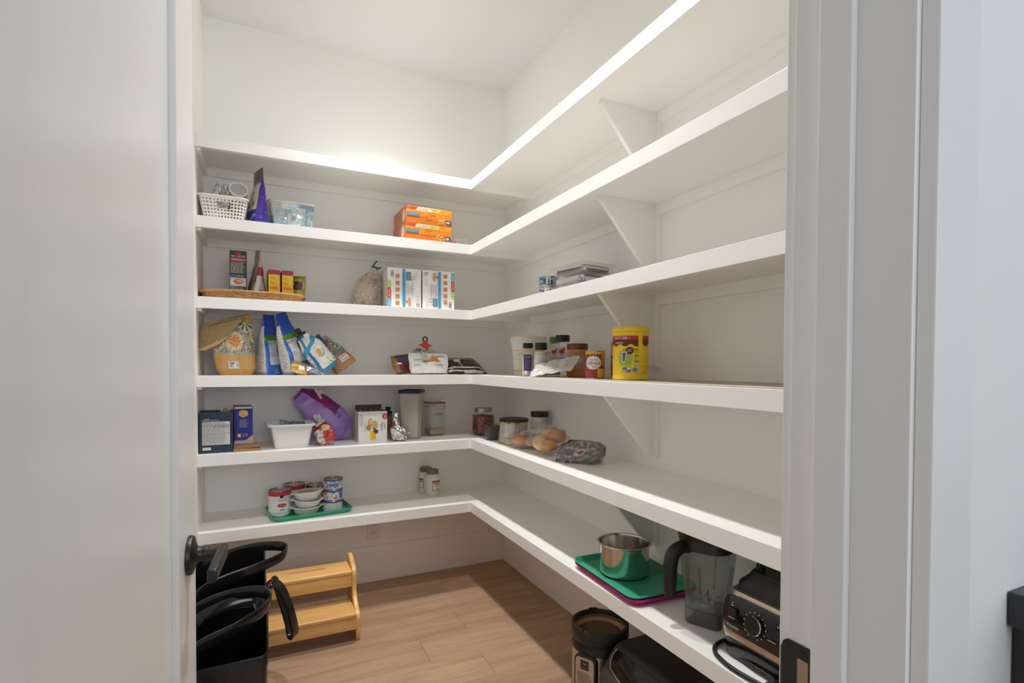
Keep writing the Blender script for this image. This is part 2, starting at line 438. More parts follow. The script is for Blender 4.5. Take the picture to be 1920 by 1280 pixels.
def lerp(a, b, t): return a+(b-a)*t
def prof(pts):
    """piecewise smooth profile through (t, value) points"""
    def f(t):
        for (a, x), (b, y) in zip(pts, pts[1:]):
            if t <= b:
                s = 0 if b == a else max(0, min(1, (t-a)/(b-a)))
                s = s*s*(3-2*s)
                return x+(y-x)*s
        return pts[-1][1]
    return f
class Pouch:
    """a filled packet: width W, height H, thickness T; front -y. wp/tp: width and thickness along the height; k: 1 = lens, <1 boxy"""
    def __init__(s, W, H, T, wp, tp, kp=None, deform=None, wr=0.004, fr=18, seed=0, cx=None):
        s.W, s.H, s.T, s.wp, s.tp, s.kp, s.df, s.wr, s.fr, s.seed, s.cx = W, H, T, prof(wp), prof(tp), prof(kp or [(0, .8), (1, 1)]), deform, wr, fr, seed, prof(cx or [(0, 0), (1, 0)])
    def at(s, q, v):
        a = s.W/2*s.wp(v); b = max(s.T/2*s.tp(v), 0.0012); k = s.kp(v); ph = 2*PI*q
        c, n = math.cos(ph), math.sin(ph)
        x = -a*math.copysign(abs(c)**k, c); y = -b*math.copysign(abs(n)**(k if k < 1 else k*1.0), n)
        z = s.H*v
        if s.wr:
            nz = Vector((x*s.fr+s.seed, y*s.fr*1.5, z*s.fr*0.8+s.seed*.37))
            d = noise.noise(nz)*s.wr + noise.noise(nz*2.7)*s.wr*0.45
            f = min(1, b/0.012+0.25)
            y += d*f*(1 if n <= 0 else -1)*(-1); x += noise.noise(nz+Vector((9, 3, 1)))*s.wr*0.5*f
        p = Vector((x+s.cx(v)*s.W, y, z))
        return s.df(p, v) if s.df else p
    def build(s, name, m, parent, colf, nb=88, nv=64, label=None):
        rings = [[tuple(s.at((i+0.5)/nb, j/nv)) for i in range(nb)] for j in range(nv+1)]
        def cf(q, v):
            q = q+1.0/nb
            ph = 2*PI*q; k = s.kp(v); c = math.cos(ph); u = 0.5-0.5*math.copysign(abs(c)**k, c)
            return colf(u, v, math.sin(ph) > 0, q % 1)
        return loft(name, rings, m, parent, True, True, True, 70, cf, label)
    def map(s):
        """sheet on the front: x from the middle in metres, y = height"""
        def f(x, y, h):
            v = max(0.0, min(1.0, y/s.H)); a = max(s.W/2*s.wp(v), 1e-4); k = s.kp(v)
            u = max(-0.999, min(0.999, x/a)); c = -math.copysign(abs(u)**(1/k), u); q = math.acos(max(-1, min(1, c)))/(2*PI)
            p = s.at(q, v); e = 0.004
            du = s.at(min(q+e, .5), v)-s.at(max(q-e, 0), v); dv = s.at(q, min(1, v+0.01))-s.at(q, max(0, v-0.01))
            n = du.cross(dv)
            n = n.normalized() if n.length > 1e-9 else Vector((0, -1, 0))
            return tuple(p+n*(h+0.0012))
        return f
def settle(t, z, sink=0.001):
    """drop a thing so its lowest point rests at z"""
    M = t.matrix_basis; lo = 1e9
    for c in t.children:
        if c.type == 'MESH':
            MM = M @ c.matrix_basis
            for v in c.data.vertices: lo = min(lo, (MM @ v.co).z)
    t.location.z += z-lo-sink
def blob(name, pts, m, parent, cols=None, amp=0.0, fr=20, seed=0, n=20, label=None):
    """soft lump: ellipsoid with noise, pts = (centre, radii)"""
    (cx, cy, cz), (rx, ry, rz_) = pts; rings = []; nv = n*3//4
    for j in range(nv+1):
        th = PI*j/nv; rr = []
        for i in range(n):
            ph = 2*PI*i/n; d = Vector((math.sin(th)*math.cos(ph), math.sin(th)*math.sin(ph), -math.cos(th)))
            k = 1+amp*noise.noise(d*fr*0.1+Vector((seed, seed*.7, 0)))+amp*.5*noise.noise(d*fr*.27+Vector((seed, 0, 3)))
            rr.append((cx+d.x*rx*k, cy+d.y*ry*k, cz+d.z*rz_*k))
        rings.append(rr)
    return loft(name, rings, m, parent, False, False, True, 80, cols, label)
def noise2(x, y, s=0): return noise.noise(Vector((x, y, s)))

# ================================================================== THE SETTING
H = 2.7965
XL = -1.5654
YF0, YF1 = -2.4745, -2.597          # pantry side and kitchen side of the door wall
XJ, XJL = -0.787, -1.532            # faces of the two jambs
Z = {1: 0.4619, 2: 0.7885, 3: 1.1195, 4: 1.4473, 5: 1.7799, 6: 2.1095}
struct(bx('wall_back', (XL-.1, 0, -.02), (.1, .1, H), 'wall', bev=0))
struct(bx('wall_right', (0, YF0, -.02), (.1, 0, H), 'wall', bev=0))
struct(bx('wall_left', (XL-.1, YF0, -.02), (XL, 0, H), 'wall', bev=0))
wf = bmesh.new()
for lo, hi in (((-3.0, YF1, -.02), (XJL-.019, YF0, H)), ((XJ+.019, YF1, -.02), (1.6, YF0, H)), ((XJL-.019, YF1, 2.47), (XJ+.019, YF0, H))):
    ret = bmesh.ops.create_cube(wf, size=1)
    for v in ret['verts']: v.co = Vector(((lo[i]+hi[i])/2+v.co[i]*(hi[i]-lo[i]) for i in range(3)))
struct(frombm('wall_front', wf, 'wall'))
struct(bx('ceiling', (-3.0, -5.4, H), (1.6, .1, H+.1), 'ceiling', bev=0))
floor = struct(bx('floor', (-3.0, -5.4, -.05), (1.6, .1, -.0105), 'gap', bev=0))
# floor boards, running along the back wall
PW, PL = 0.182, 1.28
rg = random.Random(5)
row = 0
y = 0.02
while y > -5.2:
    x = -3.0+rg.uniform(-1.1, 0)
    if row == 1: x = -1.74
    if row == 2: x = -2.62
    while x < 1.6:
        x0, x1 = max(x, -3.0), min(x+PL, 1.6)
        if x1-x0 > 0.03:
            cx = (x0+x1)/2; cy = y-PW/2
            p = bx('plank', (x0-cx+.0004, -PW/2+.0004, -.0105), (x1-cx-.0004, PW/2-.0004, 0), 'floorwood', floor, bev=.0007, seg=1)
            p.location = (cx, cy, 0)
        x += PL
    y -= PW; row += 1
# the kitchen's far wall with its window, behind the camera; daylight comes in here
wk_ = bmesh.new()
WX0, WX1, WZ0, WZ1, WY = -1.35, .15, .95, 2.35, -5.2
for lo, hi in (((-3.0, WY-.1, -.02), (WX0, WY, H)), ((WX1, WY-.1, -.02), (1.6, WY, H)), ((WX0, WY-.1, -.02), (WX1, WY, WZ0)), ((WX0, WY-.1, WZ1), (WX1, WY, H))):
    ret = bmesh.ops.create_cube(wk_, size=1)
    for v in ret['verts']: v.co = Vector(((lo[i]+hi[i])/2+v.co[i]*(hi[i]-lo[i]) for i in range(3)))
struct(frombm('wall_kitchen', wk_, 'wall'))
wn = bpy.data.objects.new('window_1', None); C.objects.link(wn); struct(wn); wn.location = (0, WY, 0)
for lo, hi in (((WX0, -.08, WZ0), (WX0+.05, .01, WZ1)), ((WX1-.05, -.08, WZ0), (WX1, .01, WZ1)), ((WX0, -.08, WZ0), (WX1, .01, WZ0+.05)), ((WX0, -.08, WZ1-.05), (WX1, .01, WZ1)), (((WX0+WX1)/2-.02, -.07, WZ0), ((WX0+WX1)/2+.02, 0, WZ1))):
    bx('sash', lo, hi, 'trim', wn, bev=.002)
dl_ = bpy.data.lights.new('daylight', 'AREA'); dl_.shape = 'RECTANGLE'; dl_.size = WX1-WX0-.1; dl_.size_y = WZ1-WZ0-.1; dl_.energy = WINDOW_W; dl_.color = WINDOW_COL
do_ = bpy.data.objects.new('daylight', dl_); C.objects.link(do_); do_.location = ((WX0+WX1)/2, WY+.02, (WZ0+WZ1)/2); do_.rotation_euler = (R(90), 0, 0)
# baseboards
struct(bx('baseboard_back', (XL, -.015, 0), (0, 0, .192), 'trim', bev=.003))
struct(bx('baseboard_right', (-.015, YF0, 0), (0, -.015, .192), 'trim', bev=.003))
struct(bx('baseboard_left', (XL, YF0+.02, 0), (XL+.015, -.015, .192), 'trim', bev=.003))
# door frame: jambs, stops, casings
j1 = struct(bx('trim_1', (XJ, YF1, 0), (XJ+.019, YF0, 2.45), 'trim', bev=.0012))
j2 = struct(bx('trim_2', (XJL-.019, YF1, 0), (XJL, YF0, 2.45), 'trim', bev=.0012))
struct(bx('trim_3', (XJL-.019, YF1, 2.45), (XJ+.019, YF0, 2.47), 'trim', bev=.0012))
struct(bx('trim_4', (XJ-.010, -2.544, 0), (XJ, -2.5086, 2.45), 'trim', bev=.002))
struct(bx('trim_5', (XJL, -2.544, 0), (XJL+.010, -2.5086, 2.45), 'trim', bev=.002))
struct(bx('trim_6', (XJ+.006, YF1-.016, 0), (XJ+.076, YF1, 2.52), 'trim', bev=.002))
struct(bx('trim_7', (XJL-.076, YF1-.016, 0), (XJL-.006, YF1, 2.52), 'trim', bev=.002))
struct(bx('trim_8', (XJL-.076, YF1-.016, 2.456), (XJ+.076, YF1, 2.526), 'trim', bev=.002))
struct(bx('trim_9', (XJ+.004, YF0, 0), (XJ+.076, YF0+.0135, 2.52), 'trim', bev=.002))
struct(bx('trim_10', (XL, YF0, 2.456), (XJ+.076, YF0+.0135, 2.526), 'trim', bev=.002))
# strike plate let into the jamb
sp = bmesh.new()
rings_ = [(-2.5035, 0), (-2.476, 0), (-2.4705, .0006), (-2.4655, .003), (-2.4625, .0065)]
zt, zb = .857, .783
prevs = None
for yy, dx in rings_:
    c = 0.0 if yy < -2.475 else (0.004 if yy < -2.466 else 0.014)
    vs4 = [sp.verts.new((XJ-.0018+dx, yy, zt-c)), sp.verts.new((XJ-.0018+dx, yy, zb+c)), sp.verts.new((XJ+.0003+dx, yy, zb+c)), sp.verts.new((XJ+.0003+dx, yy, zt-c))]
    if prevs:
        for i in range(4): sp.faces.new((prevs[i], prevs[(i+1) % 4], vs4[(i+1) % 4], vs4[i]))
    else: sp.faces.new(vs4)
    prevs = vs4
sp.faces.new(prevs[::-1])
plate = frombm('strike_plate', sp, 'blackplastic', j1, smooth=True)
bx('latch_hole', (XJ-.0022, -2.5015, .806), (XJ-.0012, -2.4885, .841), 'brass', plate, bev=.0006)
lathe('screw', [(0, -.0003), (.0032, -.0003), (.0034, .0004), (.002, .0007), (0, .0005)], 'blackmetal', plate, n=12, cap0=False, cap1=False).matrix_basis = Matrix.Translation((XJ-.0018, -2.494, .849)) @ Matrix.Rotation(R(-90), 4, 'Y')
# the door: one recessed panel, swung into the pantry
door = bpy.data.objects.new('door_1', None); C.objects.link(door); struct(door)
door.location = (-1.494, -2.4635, 0); door.rotation_euler = (0, 0, R(90-4.42))
DWd, DH, RC = .711, 2.43, .0107
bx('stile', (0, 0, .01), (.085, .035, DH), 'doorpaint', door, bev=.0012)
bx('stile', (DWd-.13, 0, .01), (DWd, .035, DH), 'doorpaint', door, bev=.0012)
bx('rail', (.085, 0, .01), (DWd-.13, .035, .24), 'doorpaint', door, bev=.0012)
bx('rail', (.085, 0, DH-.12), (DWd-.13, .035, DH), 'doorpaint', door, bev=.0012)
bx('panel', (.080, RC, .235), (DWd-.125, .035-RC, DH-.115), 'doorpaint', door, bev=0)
hd = bpy.data.objects.new('handle', None); C.objects.link(hd); hd.parent = door; hd.location = (DWd-.062, 0, .836); hd.rotation_euler = (R(90), 0, 0)
hd['label'] = 'dark bronze lever handle'
# in handle space: z points out of the door face, x towards the door's edge
lathe('rosette', [(.0335, 0), (.0335, .004), (.032, .0075), (.020, .011), (.0145, .0135), (.0125, .017), (.0125, .024)], 'blackmetal', hd, n=40)
lathe('neck', [(.0105, .022), (.0105, .058)], 'blackmetal', hd, n=24)
lathe('collar', [(.0128, .0235), (.0132, .025), (.0132, .028), (.0128, .0295)], 'blackmetal', hd, n=24)
bx('lever', (-.118, -.011, .046), (.012, .011, .060), 'blackmetal', hd, bev=.003)
for zz in (.25, 1.25, 2.2):
    lathe('hinge', [(.006, zz-.045), (.006, zz+.045)], 'blackmetal', door, n=12, off=(-.006, .040, 0))
# outlet on the back wall under the lowest shelf
ou = thing('wall_outlet', 'white outlet plate on the back wall just under the lowest shelf', 'outlet', (-.779, 0, .285))
bx('plate', (-.036, -.006, -.058), (.036, .0005, .058), 'whiteplastic', ou, bev=.002)
for zz in (.022, -.022):
    rc_ = bx('receptacle', (-.017, -.0075, zz-.015), (.017, -.005, zz+.015), 'whiteplastic', ou, bev=.001)
    for sx in (-.007, .005): bx('slot', (sx, -.0078, zz-.006), (sx+.002, -.0073, zz+.006), 'blackplastic', rc_, bev=0)
# small white hook on the wall right beside the door frame
hk = thing('wall_hook', 'small white peg on the side wall beside the door frame', 'hook', (0, -1.98, .985))
bx('plate', (-.004, -.02, -.012), (.0005, .02, .012), 'whiteplastic', hk, bev=.001)
tube('peg', [(-.002, 0, 0), (-.02, 0, .0), (-.035, 0, .006)], .005, 'whiteplastic', hk)
# recessed ceiling lights
for k, (lx, ly) in enumerate(LIGHT_POS):
    t = thing('recessed_light', ('round recessed ceiling light above the corner of the shelves', 'round recessed ceiling light midway to the doorway')[k], 'light', (lx, ly, H), group='recessed ceiling lights')
    lathe('trim_ring', [(.060, 0.001), (.060, -.004), (.078, -.006), (.088, -.003), (.088, .001)], 'whiteplastic', t, n=40, cap0=False, cap1=False)
    lathe('lens', [(.061, -.002), (.0, -.0025)], 'led', t, n=40, cap0=False, cap1=False)
    ld = bpy.data.lights.new('ceiling_lamp', 'AREA'); ld.shape = 'DISK'; ld.size = .12; ld.energy = LIGHT_W; ld.color = LIGHT_COL; ld.spread = R(105)
    lo_ = bpy.data.objects.new('ceiling_lamp', ld); C.objects.link(lo_); lo_.parent = t; lo_.location = (0, 0, -.007)

# ================================================================== THE SHELVES
names = {1: 'lowest', 2: 'second lowest', 3: 'third', 4: 'fourth', 5: 'fifth', 6: 'topmost'}
shelf_lab = {1: 'lowest white L-shaped wall shelf, with the steel pot and green trays',
             2: 'white L-shaped wall shelf carrying the purple bag and the clear storage tubs',
             3: 'white L-shaped wall shelf carrying the tile-patterned bag and yellow canister',
             4: 'white L-shaped wall shelf carrying the woven tray and two white cereal boxes',
             5: 'white L-shaped wall shelf carrying the orange boxes and perforated basket',
             6: 'topmost white L-shaped wall shelf, empty, below the ceiling'}
TN, TB, SD = .0476, .019, .356
for k in range(1, 7):
    z = Z[k]
    s = thing('wall_shelf', shelf_lab[k], 'shelf', (0, 0, z), group='pantry wall shelves')
    bx('back_board', (XL, -SD+.019, -TB), (0, 0, 0), 'shelfpaint', s, bev=0)
    bx('side_board', (-SD+.019, YF0, -TB), (0, -SD+.019, 0), 'shelfpaint', s, bev=0)
    bx('back_nosing', (XL, -SD, -TN), (-SD+.019, -SD+.019, .0004), 'trim', s, bev=.0012)
    bx('side_nosing', (-SD, YF0, -TN), (-SD+.019, -SD+.001, .0004), 'trim', s, bev=.0012)
    bx('corner_batten', (-SD+.019, -SD, -TN), (-.018, -SD+.019, -TB), 'shelfpaint', s, bev=.0012)
    bx('back_cleat', (XL, -.018, -.058), (0, 0, -TB), 'shelfpaint', s, bev=.0012)
    bx('left_cleat', (XL, -SD+.019, -.058), (XL+.018, -.018, -TB), 'shelfpaint', s, bev=.0012)
    bx('side_cleat', (-.018, YF0, -.058), (0, -.018, -TB), 'shelfpaint', s, bev=.0012)
    br = prism('bracket', [(-.262, -TB), (-.018, -TB), (-.018, -.278), (-.045, -.278), (-.262, -.032)], 'y', -1.353, -1.335, 'shelfpaint', s, bev=.001)
    bx('backing_strip', (-.018, -1.366, -.285), (0, -1.324, -.058), 'shelfpaint', br, bev=.0012)

# kitchen counter outside the doorway
kc = thing('kitchen_counter', 'black stone counter end standing outside the doorway', 'counter', (-.598, YF1-.001, 0))
bx('countertop', (0, -.65, .886), (1.8, 0, .924), 'stone', kc, bev=.002)
bx('cabinet', (.012, -.61, 0), (1.9, 0, .886), 'darkcab', kc, bev=.002)

# ================================================================== FLOOR: stool, totes, appliances
st = thing('step_stool', 'two-step wooden stool standing on the floor under the lowest shelf', 'stool', (-1.146, -.36, 0))
SWD = .188
side = [(.0, .0), (.0, .285), (-.006, .298), (-.02, .302), (-.040, .300), (-.128, .276), (-.142, .262), (-.146, .245), (-.146, .190), (-.150, .172), (-.162, .155), (-.196, .132), (-.222, .122), (-.240, .110), (-.245, .095), (-.245, .030), (-.235, .0), (-.200, .0), (-.185, .020), (-.060, .020), (-.045, .0)]
for sx in (-1, 1):
    prism('side_panel', side, 'x', sx*SWD-.009, sx*SWD+.009, 'stoolwood', st, bev=.003)
tr = bx('upper_tread', (-SWD+.008, -.140, .243), (SWD-.008, -.004, .262), 'stoolwood', st, bev=.006, seg=3)
bx('grip_slot', (-.075, -.066, .2615), (.075, -.056, .2625), 'kraft', tr, bev=0)
bx('upper_apron', (-SWD+.008, -.136, .190), (SWD-.008, -.118, .244), 'stoolwood', st, bev=.004, seg=3)
bx('lower_tread', (-SWD+.008, -.262, .106), (SWD-.008, -.105, .125), 'stoolwood', st, bev=.006, seg=3)
bx('lower_apron', (-SWD+.008, -.256, .055), (SWD-.008, -.238, .107), 'stoolwood', st, bev=.004, seg=3)

def tote(label, x0, x1, y0, y1, zr, seed, handles, slope=0.0):
    cx, cy, w_, d_ = (x0+x1)/2, (y0+y1)/2, x1-x0, y1-y0
    t = thing('tote_bag', label, 'bag', (cx, cy, 0), group='black vinyl totes behind the door')
    def rg_(sc_, z, inset, sag):
        out = []
        for (x, yv, _) in rrect(w_*sc_-2*inset, d_*sc_-2*inset, .02, 6):
            # push the straight sides in and out a little
            nx = noise2(x*9, yv*9, seed+z*5)*.008
            zz = z-sag*(0.5+0.5*noise2(x*7+seed, yv*7, 2))*(1 if z > .1 else 0)
            sq = 1.0; zz += slope*(yv/d_)*(z/zr)**2
            out.append((x*sq+nx, yv*sq+nx*.6, max(zz, 0.0)))
        return out
    zs = [0, .02, .08, .16, .24, .31, zr-.03, zr]
    outer = [rg_(.94+.06*min(1, q/.15), q, 0, .03 if q == zr else 0) for q in zs]
    inner = [rg_(.94+.06*min(1, q/.15), q, .004, .03 if q == zr else 0) for q in reversed(zs[1:])]
    # subdivide the outline for soft folds
    loft('body', outer+inner, 'vinyl', t, True, True, True, 60)
    # stitched rim band
    rim = [rg_(1.006, zr-.032, 0, .015), rg_(1.010, zr-.030, 0, .03), rg_(1.010, zr-.002, 0, .03), rg_(1.006, zr, 0, .03)]
    loft('rim_band', rim, 'vinyl', t, False, False, True, 60)
    for pts, wdv in handles:
        strap('handle', bez([(a-cx, b-cy, c) for a, b, c in pts], 10), wdv, .034, .005, 'blackgloss', t)
    return t
tote('open black vinyl tote bag standing beside the wooden stool', -1.545, -1.315, -.96, -.635, .435, 1.0,
     [([(-1.53, -.90, .37), (-1.50, -.90, .425), (-1.43, -.89, .45), (-1.34, -.87, .465), (-1.265, -.83, .478), (-1.245, -.78, .485), (-1.265, -.73, .487), (-1.34, -.70, .485), (-1.43, -.69, .47), (-1.50, -.68, .44), (-1.53, -.68, .39)], (0.15, 0, 1)),
      ([(-1.312, -.90, .33), (-1.305, -.90, .385), (-1.285, -.90, .41), (-1.262, -.89, .38), (-1.238, -.88, .31), (-1.222, -.87, .235), (-1.222, -.85, .195), (-1.232, -.82, .19), (-1.242, -.80, .235), (-1.262, -.79, .31), (-1.285, -.78, .38), (-1.305, -.78, .37), (-1.312, -.78, .33)], (0.75, 1, 0.2))], .07)
tote('open black vinyl tote bag standing between the door edge and the other tote', -1.545, -1.312, -1.36, -1.02, .415, 4.0,
     [([(-1.53, -1.30, .35), (-1.52, -1.30, .40), (-1.47, -1.28, .425), (-1.39, -1.25, .44), (-1.325, -1.20, .455), (-1.305, -1.14, .46), (-1.325, -1.08, .462), (-1.39, -1.05, .458), (-1.47, -1.04, .44), (-1.52, -1.04, .41), (-1.53, -1.04, .36)], (0.15, 0, 1)),
      ([(-1.53, -1.06, .34), (-1.50, -1.06, .40), (-1.43, -1.055, .428), (-1.36, -1.05, .43), (-1.33, -1.05, .40), (-1.32, -1.05, .34)], (0, .35, 1))])

# pressure cooker without its lid
pc = thing('pressure_cooker', 'open steel pressure cooker with black collar on the floor', 'cooker', (-.245, -1.342, 0))
PR = .098
lathe('base', [(PR-.008, 0), (PR, .006), (PR+.002, .030), (PR, .036)], 'blackplastic', pc, n=56)
lathe('body', [(PR-.001, .034), (PR-.001, .175)], 'brushed', pc, n=64, cap0=False, cap1=False)
lathe('collar', [(PR, .173), (PR+.001, .180), (PR-.004, .190), (PR-.006, .200), (PR+.001, .206), (PR+.003, .214), (PR+.003, .246), (PR, .250), (PR-.007, .250), (PR-.009, .247), (PR-.010, .225)], 'blackplastic', pc, n=64, cap0=False, cap1=False)
lathe('lining', [(PR-.0095, .235), (PR-.011, .226), (PR-.019, .222), (PR-.023, .218), (PR-.024, .160), (PR-.028, .155), (0, .155)], 'lining', pc, n=64, cap0=False, cap1=False)
lathe('float_valve', [(.012, .155), (.012, .163), (.008, .170), (0, .171)], 'steel', pc, n=20, off=(.045, -.018, 0), cap1=False)
for a in (100, 215, 340):
    bx('lock_tab', (-.016, -.004, .244), (.016, .004, .253), 'blackplastic', pc, bev=.001).matrix_basis = Matrix.Rotation(R(a), 4, 'Z') @ Matrix.Translation((0, PR-.001, 0))
pn = bpy.data.objects.new('control_panel', None); C.objects.link(pn); pn.parent = pc; pn.rotation_euler = (0, 0, R(-63))
loft('bezel', [[(x, -PR-.001+(.0 if k else .012)-k*.006, yy+.118) for x, yy, _ in rrect(.082*s_, .112*s_, .018, 5)] for k, s_ in ((0, 1), (1, 1), (1.25, .95))], 'blackplastic', pn)
loft('plate', [[(x, -PR-.0085-k, yy+.118) for x, yy, _ in rrect(.070, .100, .013, 5)] for k in (0, .0015)], 'brushed', pn)
prints('display', [('r', -.016, .130, .016, .160, (.02, .015, .012)), ('t', '888', 0, .149, .008, (.25, .22, .18)), ('t', 'Keep Warm', 0, .137, .004, (.25, .22, .18)), ('lines', -.028, .075, .028, .12, 9, (.18, .15, .12))], planemap((0, -PR-.0101, 0), (1, 0, 0), (0, 0, 1)), 'paper', pn)
tube('power_cord', bez([(-.06, -.085, .03), (-.085, -.085, .04), (-.112, -.075, .02), (-.120, -.06, .004), (-.115, -.03, .004), (-.10, .0, .004)], 8), .004, 'blackplastic', pc)

pc.scale = (1, 1, 1.05)
# dark grey appliance next to it
ap = thing('air_fryer', 'dark grey rounded air fryer with black top beside the pressure cooker', 'air fryer', (-.178, -1.60, 0))
pr = [(-.138, 0), (-.142, .008), (-.150, .10), (-.150, .140), (-.143, .163), (-.090, .232), (-.076, .242), (-.058, .246), (.120, .246), (.138, .232), (.140, .0)]
prism('body', pr, 'y', -.145, .145, 'darkgrey', ap, bev=.012, seg=4)
prism('lid', [(-.084, .236), (-.066, .2485), (-.05, .250), (.118, .250), (.132, .238)], 'y', -.136, .136, 'blackplastic', ap, bev=.004)
def slope(y_, t, h=0.0): return (-.1435+.0555*t-.78*h, y_, .1615+.0725*t+.62*h)
wo = [(.125, .98), (.130, .75), (.126, .5), (.110, .30), (.07, .18), (.0, .06), (-.04, .02), (-.065, .10), (-.085, .35), (-.10, .70), (-.108, .98)]
loft('window', [[slope(y_, t, .0004) for y_, t in wo], [slope(y_*.97, .03+t*.95, .0022) for y_, t in wo]], 'blackgloss', ap)
tube('window_rim', [slope(y_, t, .002) for y_, t in wo], .0016, 'silverplastic', ap, n=6)
blob('drawer_handle', ((-.145, -.125, .150), (.045, .050, .050)), 'darkgrey', ap)

# red pot
rp = thing('red_pot', 'round red enamel lid with grey rim, low under the shelf edge', 'pot', (-.17, -1.885, 0))
lathe('pot', [(.085, 0), (.095, .006), (.10, .02), (.102, .150), (.105, .158)], 'darkgrey', rp, n=48)
ld_ = lathe('lid', [(.104, .156), (.107, .163), (.103, .172), (.085, .186), (.05, .197), (.015, .201)], 'redenamel', rp, n=48)
lathe('rim', [(.1045, .155), (.1085, .160), (.1085, .166), (.1045, .169)], 'silverplastic', ld_, n=48, cap0=False, cap1=False)
lathe('knob', [(.008, .199), (.008, .210), (.018, .216), (.018, .224), (.012, .229)], 'blackplastic', ld_, n=24)

# ================================================================== SHELF 1
def tray(name, label, loc, rz, m, group):
    t = thing(name, label, 'tray', loc, rz, group)
    w_, d_ = .36, .255
    V = [rrect(w_*.90, d_*.87, .02, 6, .0), rrect(w_*.92, d_*.89, .022, 6, .0), rrect(w_*.985, d_*.98, .032, 6, .017), rrect(w_, d_, .036, 6, .019), rrect(w_*1.003, d_*1.004, .036, 6, .0175), rrect(w_*1.003, d_*1.004, .036, 6, .0205), rrect(w_*.982, d_*.974, .031, 6, .0215), rrect(w_*.93, d_*.90, .022, 6, .0045), rrect(w_*.90, d_*.87, .02, 6, .0035)]
    loft('dish', V, m, t, True, True, True, 50)
    return t
tray('serving_tray', 'green plastic tray holding cans and bowls', (-1.118, -.178, Z[1]), R(7), 'greentray', None)
TZ = Z[1]+.0035
def can(label, loc, r, h, colf, n_up=None, text=None, group=None, m='paper', rz=0, cap='canmetal', sleeve=(.004, .004), tcols=None, cat='can', name='food_can'):
    t = thing(name, label, cat, loc, rz, group)
    lathe('body', [(r-.0035, .001), (r-.0022, 0), (r, .0008), (r+.0004, .002), (r-.0008, .0035), (r-.0008, h-.0035), (r+.0004, h-.002), (r, h-.0006), (r-.002, h), (r-.0032, h-.0012), (r-.0034, h-.0042), (r*.62, h-.0042), (r*.60, h-.0036), (r*.58, h-.0042), (0, h-.0042)], cap, t, n=48, cap1=False)
    z0, z1 = sleeve[0], h-sleeve[1]
    nn, nvv = 96, 40
    loft('paper_label', [[(x, y_, z0+(z1-z0)*j/nvv) for x, y_, _ in ring(r, 0, nn)] for j in range(nvv+1)], m, t, False, False, True, 60, lambda q, v: colf(((q+.75) % 1-.5)*2*PI*r, z0+(z1-z0)*v, v))
    if text: prints('lettering', text, cylmap(r+.0002), m, t, cell=.004)
    return t
WH = (.80, .79, .77)
RED = (.55, .03, .05)
def tomato(x, z, v): return RED if v > .80 else WH
can('tall white can with red band and a diced tomato picture on green tray', (-1.247, -.185, TZ), .0495, .117, tomato, rz=R(8),
    text=[('e', .0, .092, .009, .008, (.02, .02, .03)), ('t', 'Diced', .0, .076, .010, (.12, .08, .07)), ('e', .001, .052, .020, .009, (.50, .05, .03)), ('e', -.006, .054, .006, .003, (.75, .18, .10)), ('e', .008, .051, .006, .003, (.72, .14, .08)), ('r', -.008, .028, .012, .034, (.35, .30, .28)), ('lines', -.028, .012, .028, .018, 1, (.4, .35, .33))])
can('red-banded can standing behind the tall diced tomato can', (-1.178, -.080, TZ), .0495, .117, tomato, rz=R(60))
can('plain steel-topped can behind the stacked white bowls', (-1.083, -.098, TZ), .041, .110, lambda x, z, v: (.42, .40, .38) if -.02 < x < .03 else (.25, .05, .05), m='metalfilm')
def fruit(x, z, v):
    if v > .86 or v < .07: return (.03, .07, .36)
    if v < .14: return WH
    n = noise2(x*70, z*70, 4)
    if n > .22: return (.46, .04, .06)
    if n < -.25: return (.50, .42, .05)
    if -.06 < n < .04: return (.10, .07, .30)
    return (.78, .76, .72)
for k, lb in enumerate(('bottom can with a pale back label in the stack of three on green tray', 'middle can turned sideways in the stack of three on green tray', 'top blue mixed fruit can of the stack of three on green tray')):
    tx = None
    if k == 2: tx = [('r', -.026, .017, .026, .033, WH), ('r', -.024, .0185, .024, .0315, (.02, .13, .55)), ('t', 'MIXED FRUIT', 0, .025, .006, (.35, .55, .85)), ('r', -.011, .037, .014, .0415, (.70, .70, .72)), ('t', 'KIRKLAND', .0015, .0392, .003, (.5, .03, .05))]
    if k == 1: tx = [('e', -.020, .026, .008, .009, WH), ('e', -.020, .026, .004, .005, (.3, .3, .3)), ('r', .030, .012, .05, .040, (.03, .12, .50))]
    if k == 0: tx = [('lines', -.034, .008, .034, .044, 8, (.42, .42, .44)), ('r', -.001, .010, .001, .044, (.8, .8, .8))]
    can(lb, (-1.015+.002*k, -.218, TZ+.0525*k), .0445, .0525, fruit if k else (lambda x, z, v: (.05, .10, .33) if v > .88 else (.66, .68, .68)), text=tx, rz=R(-2-2*k), group='stack of mixed fruit cans')
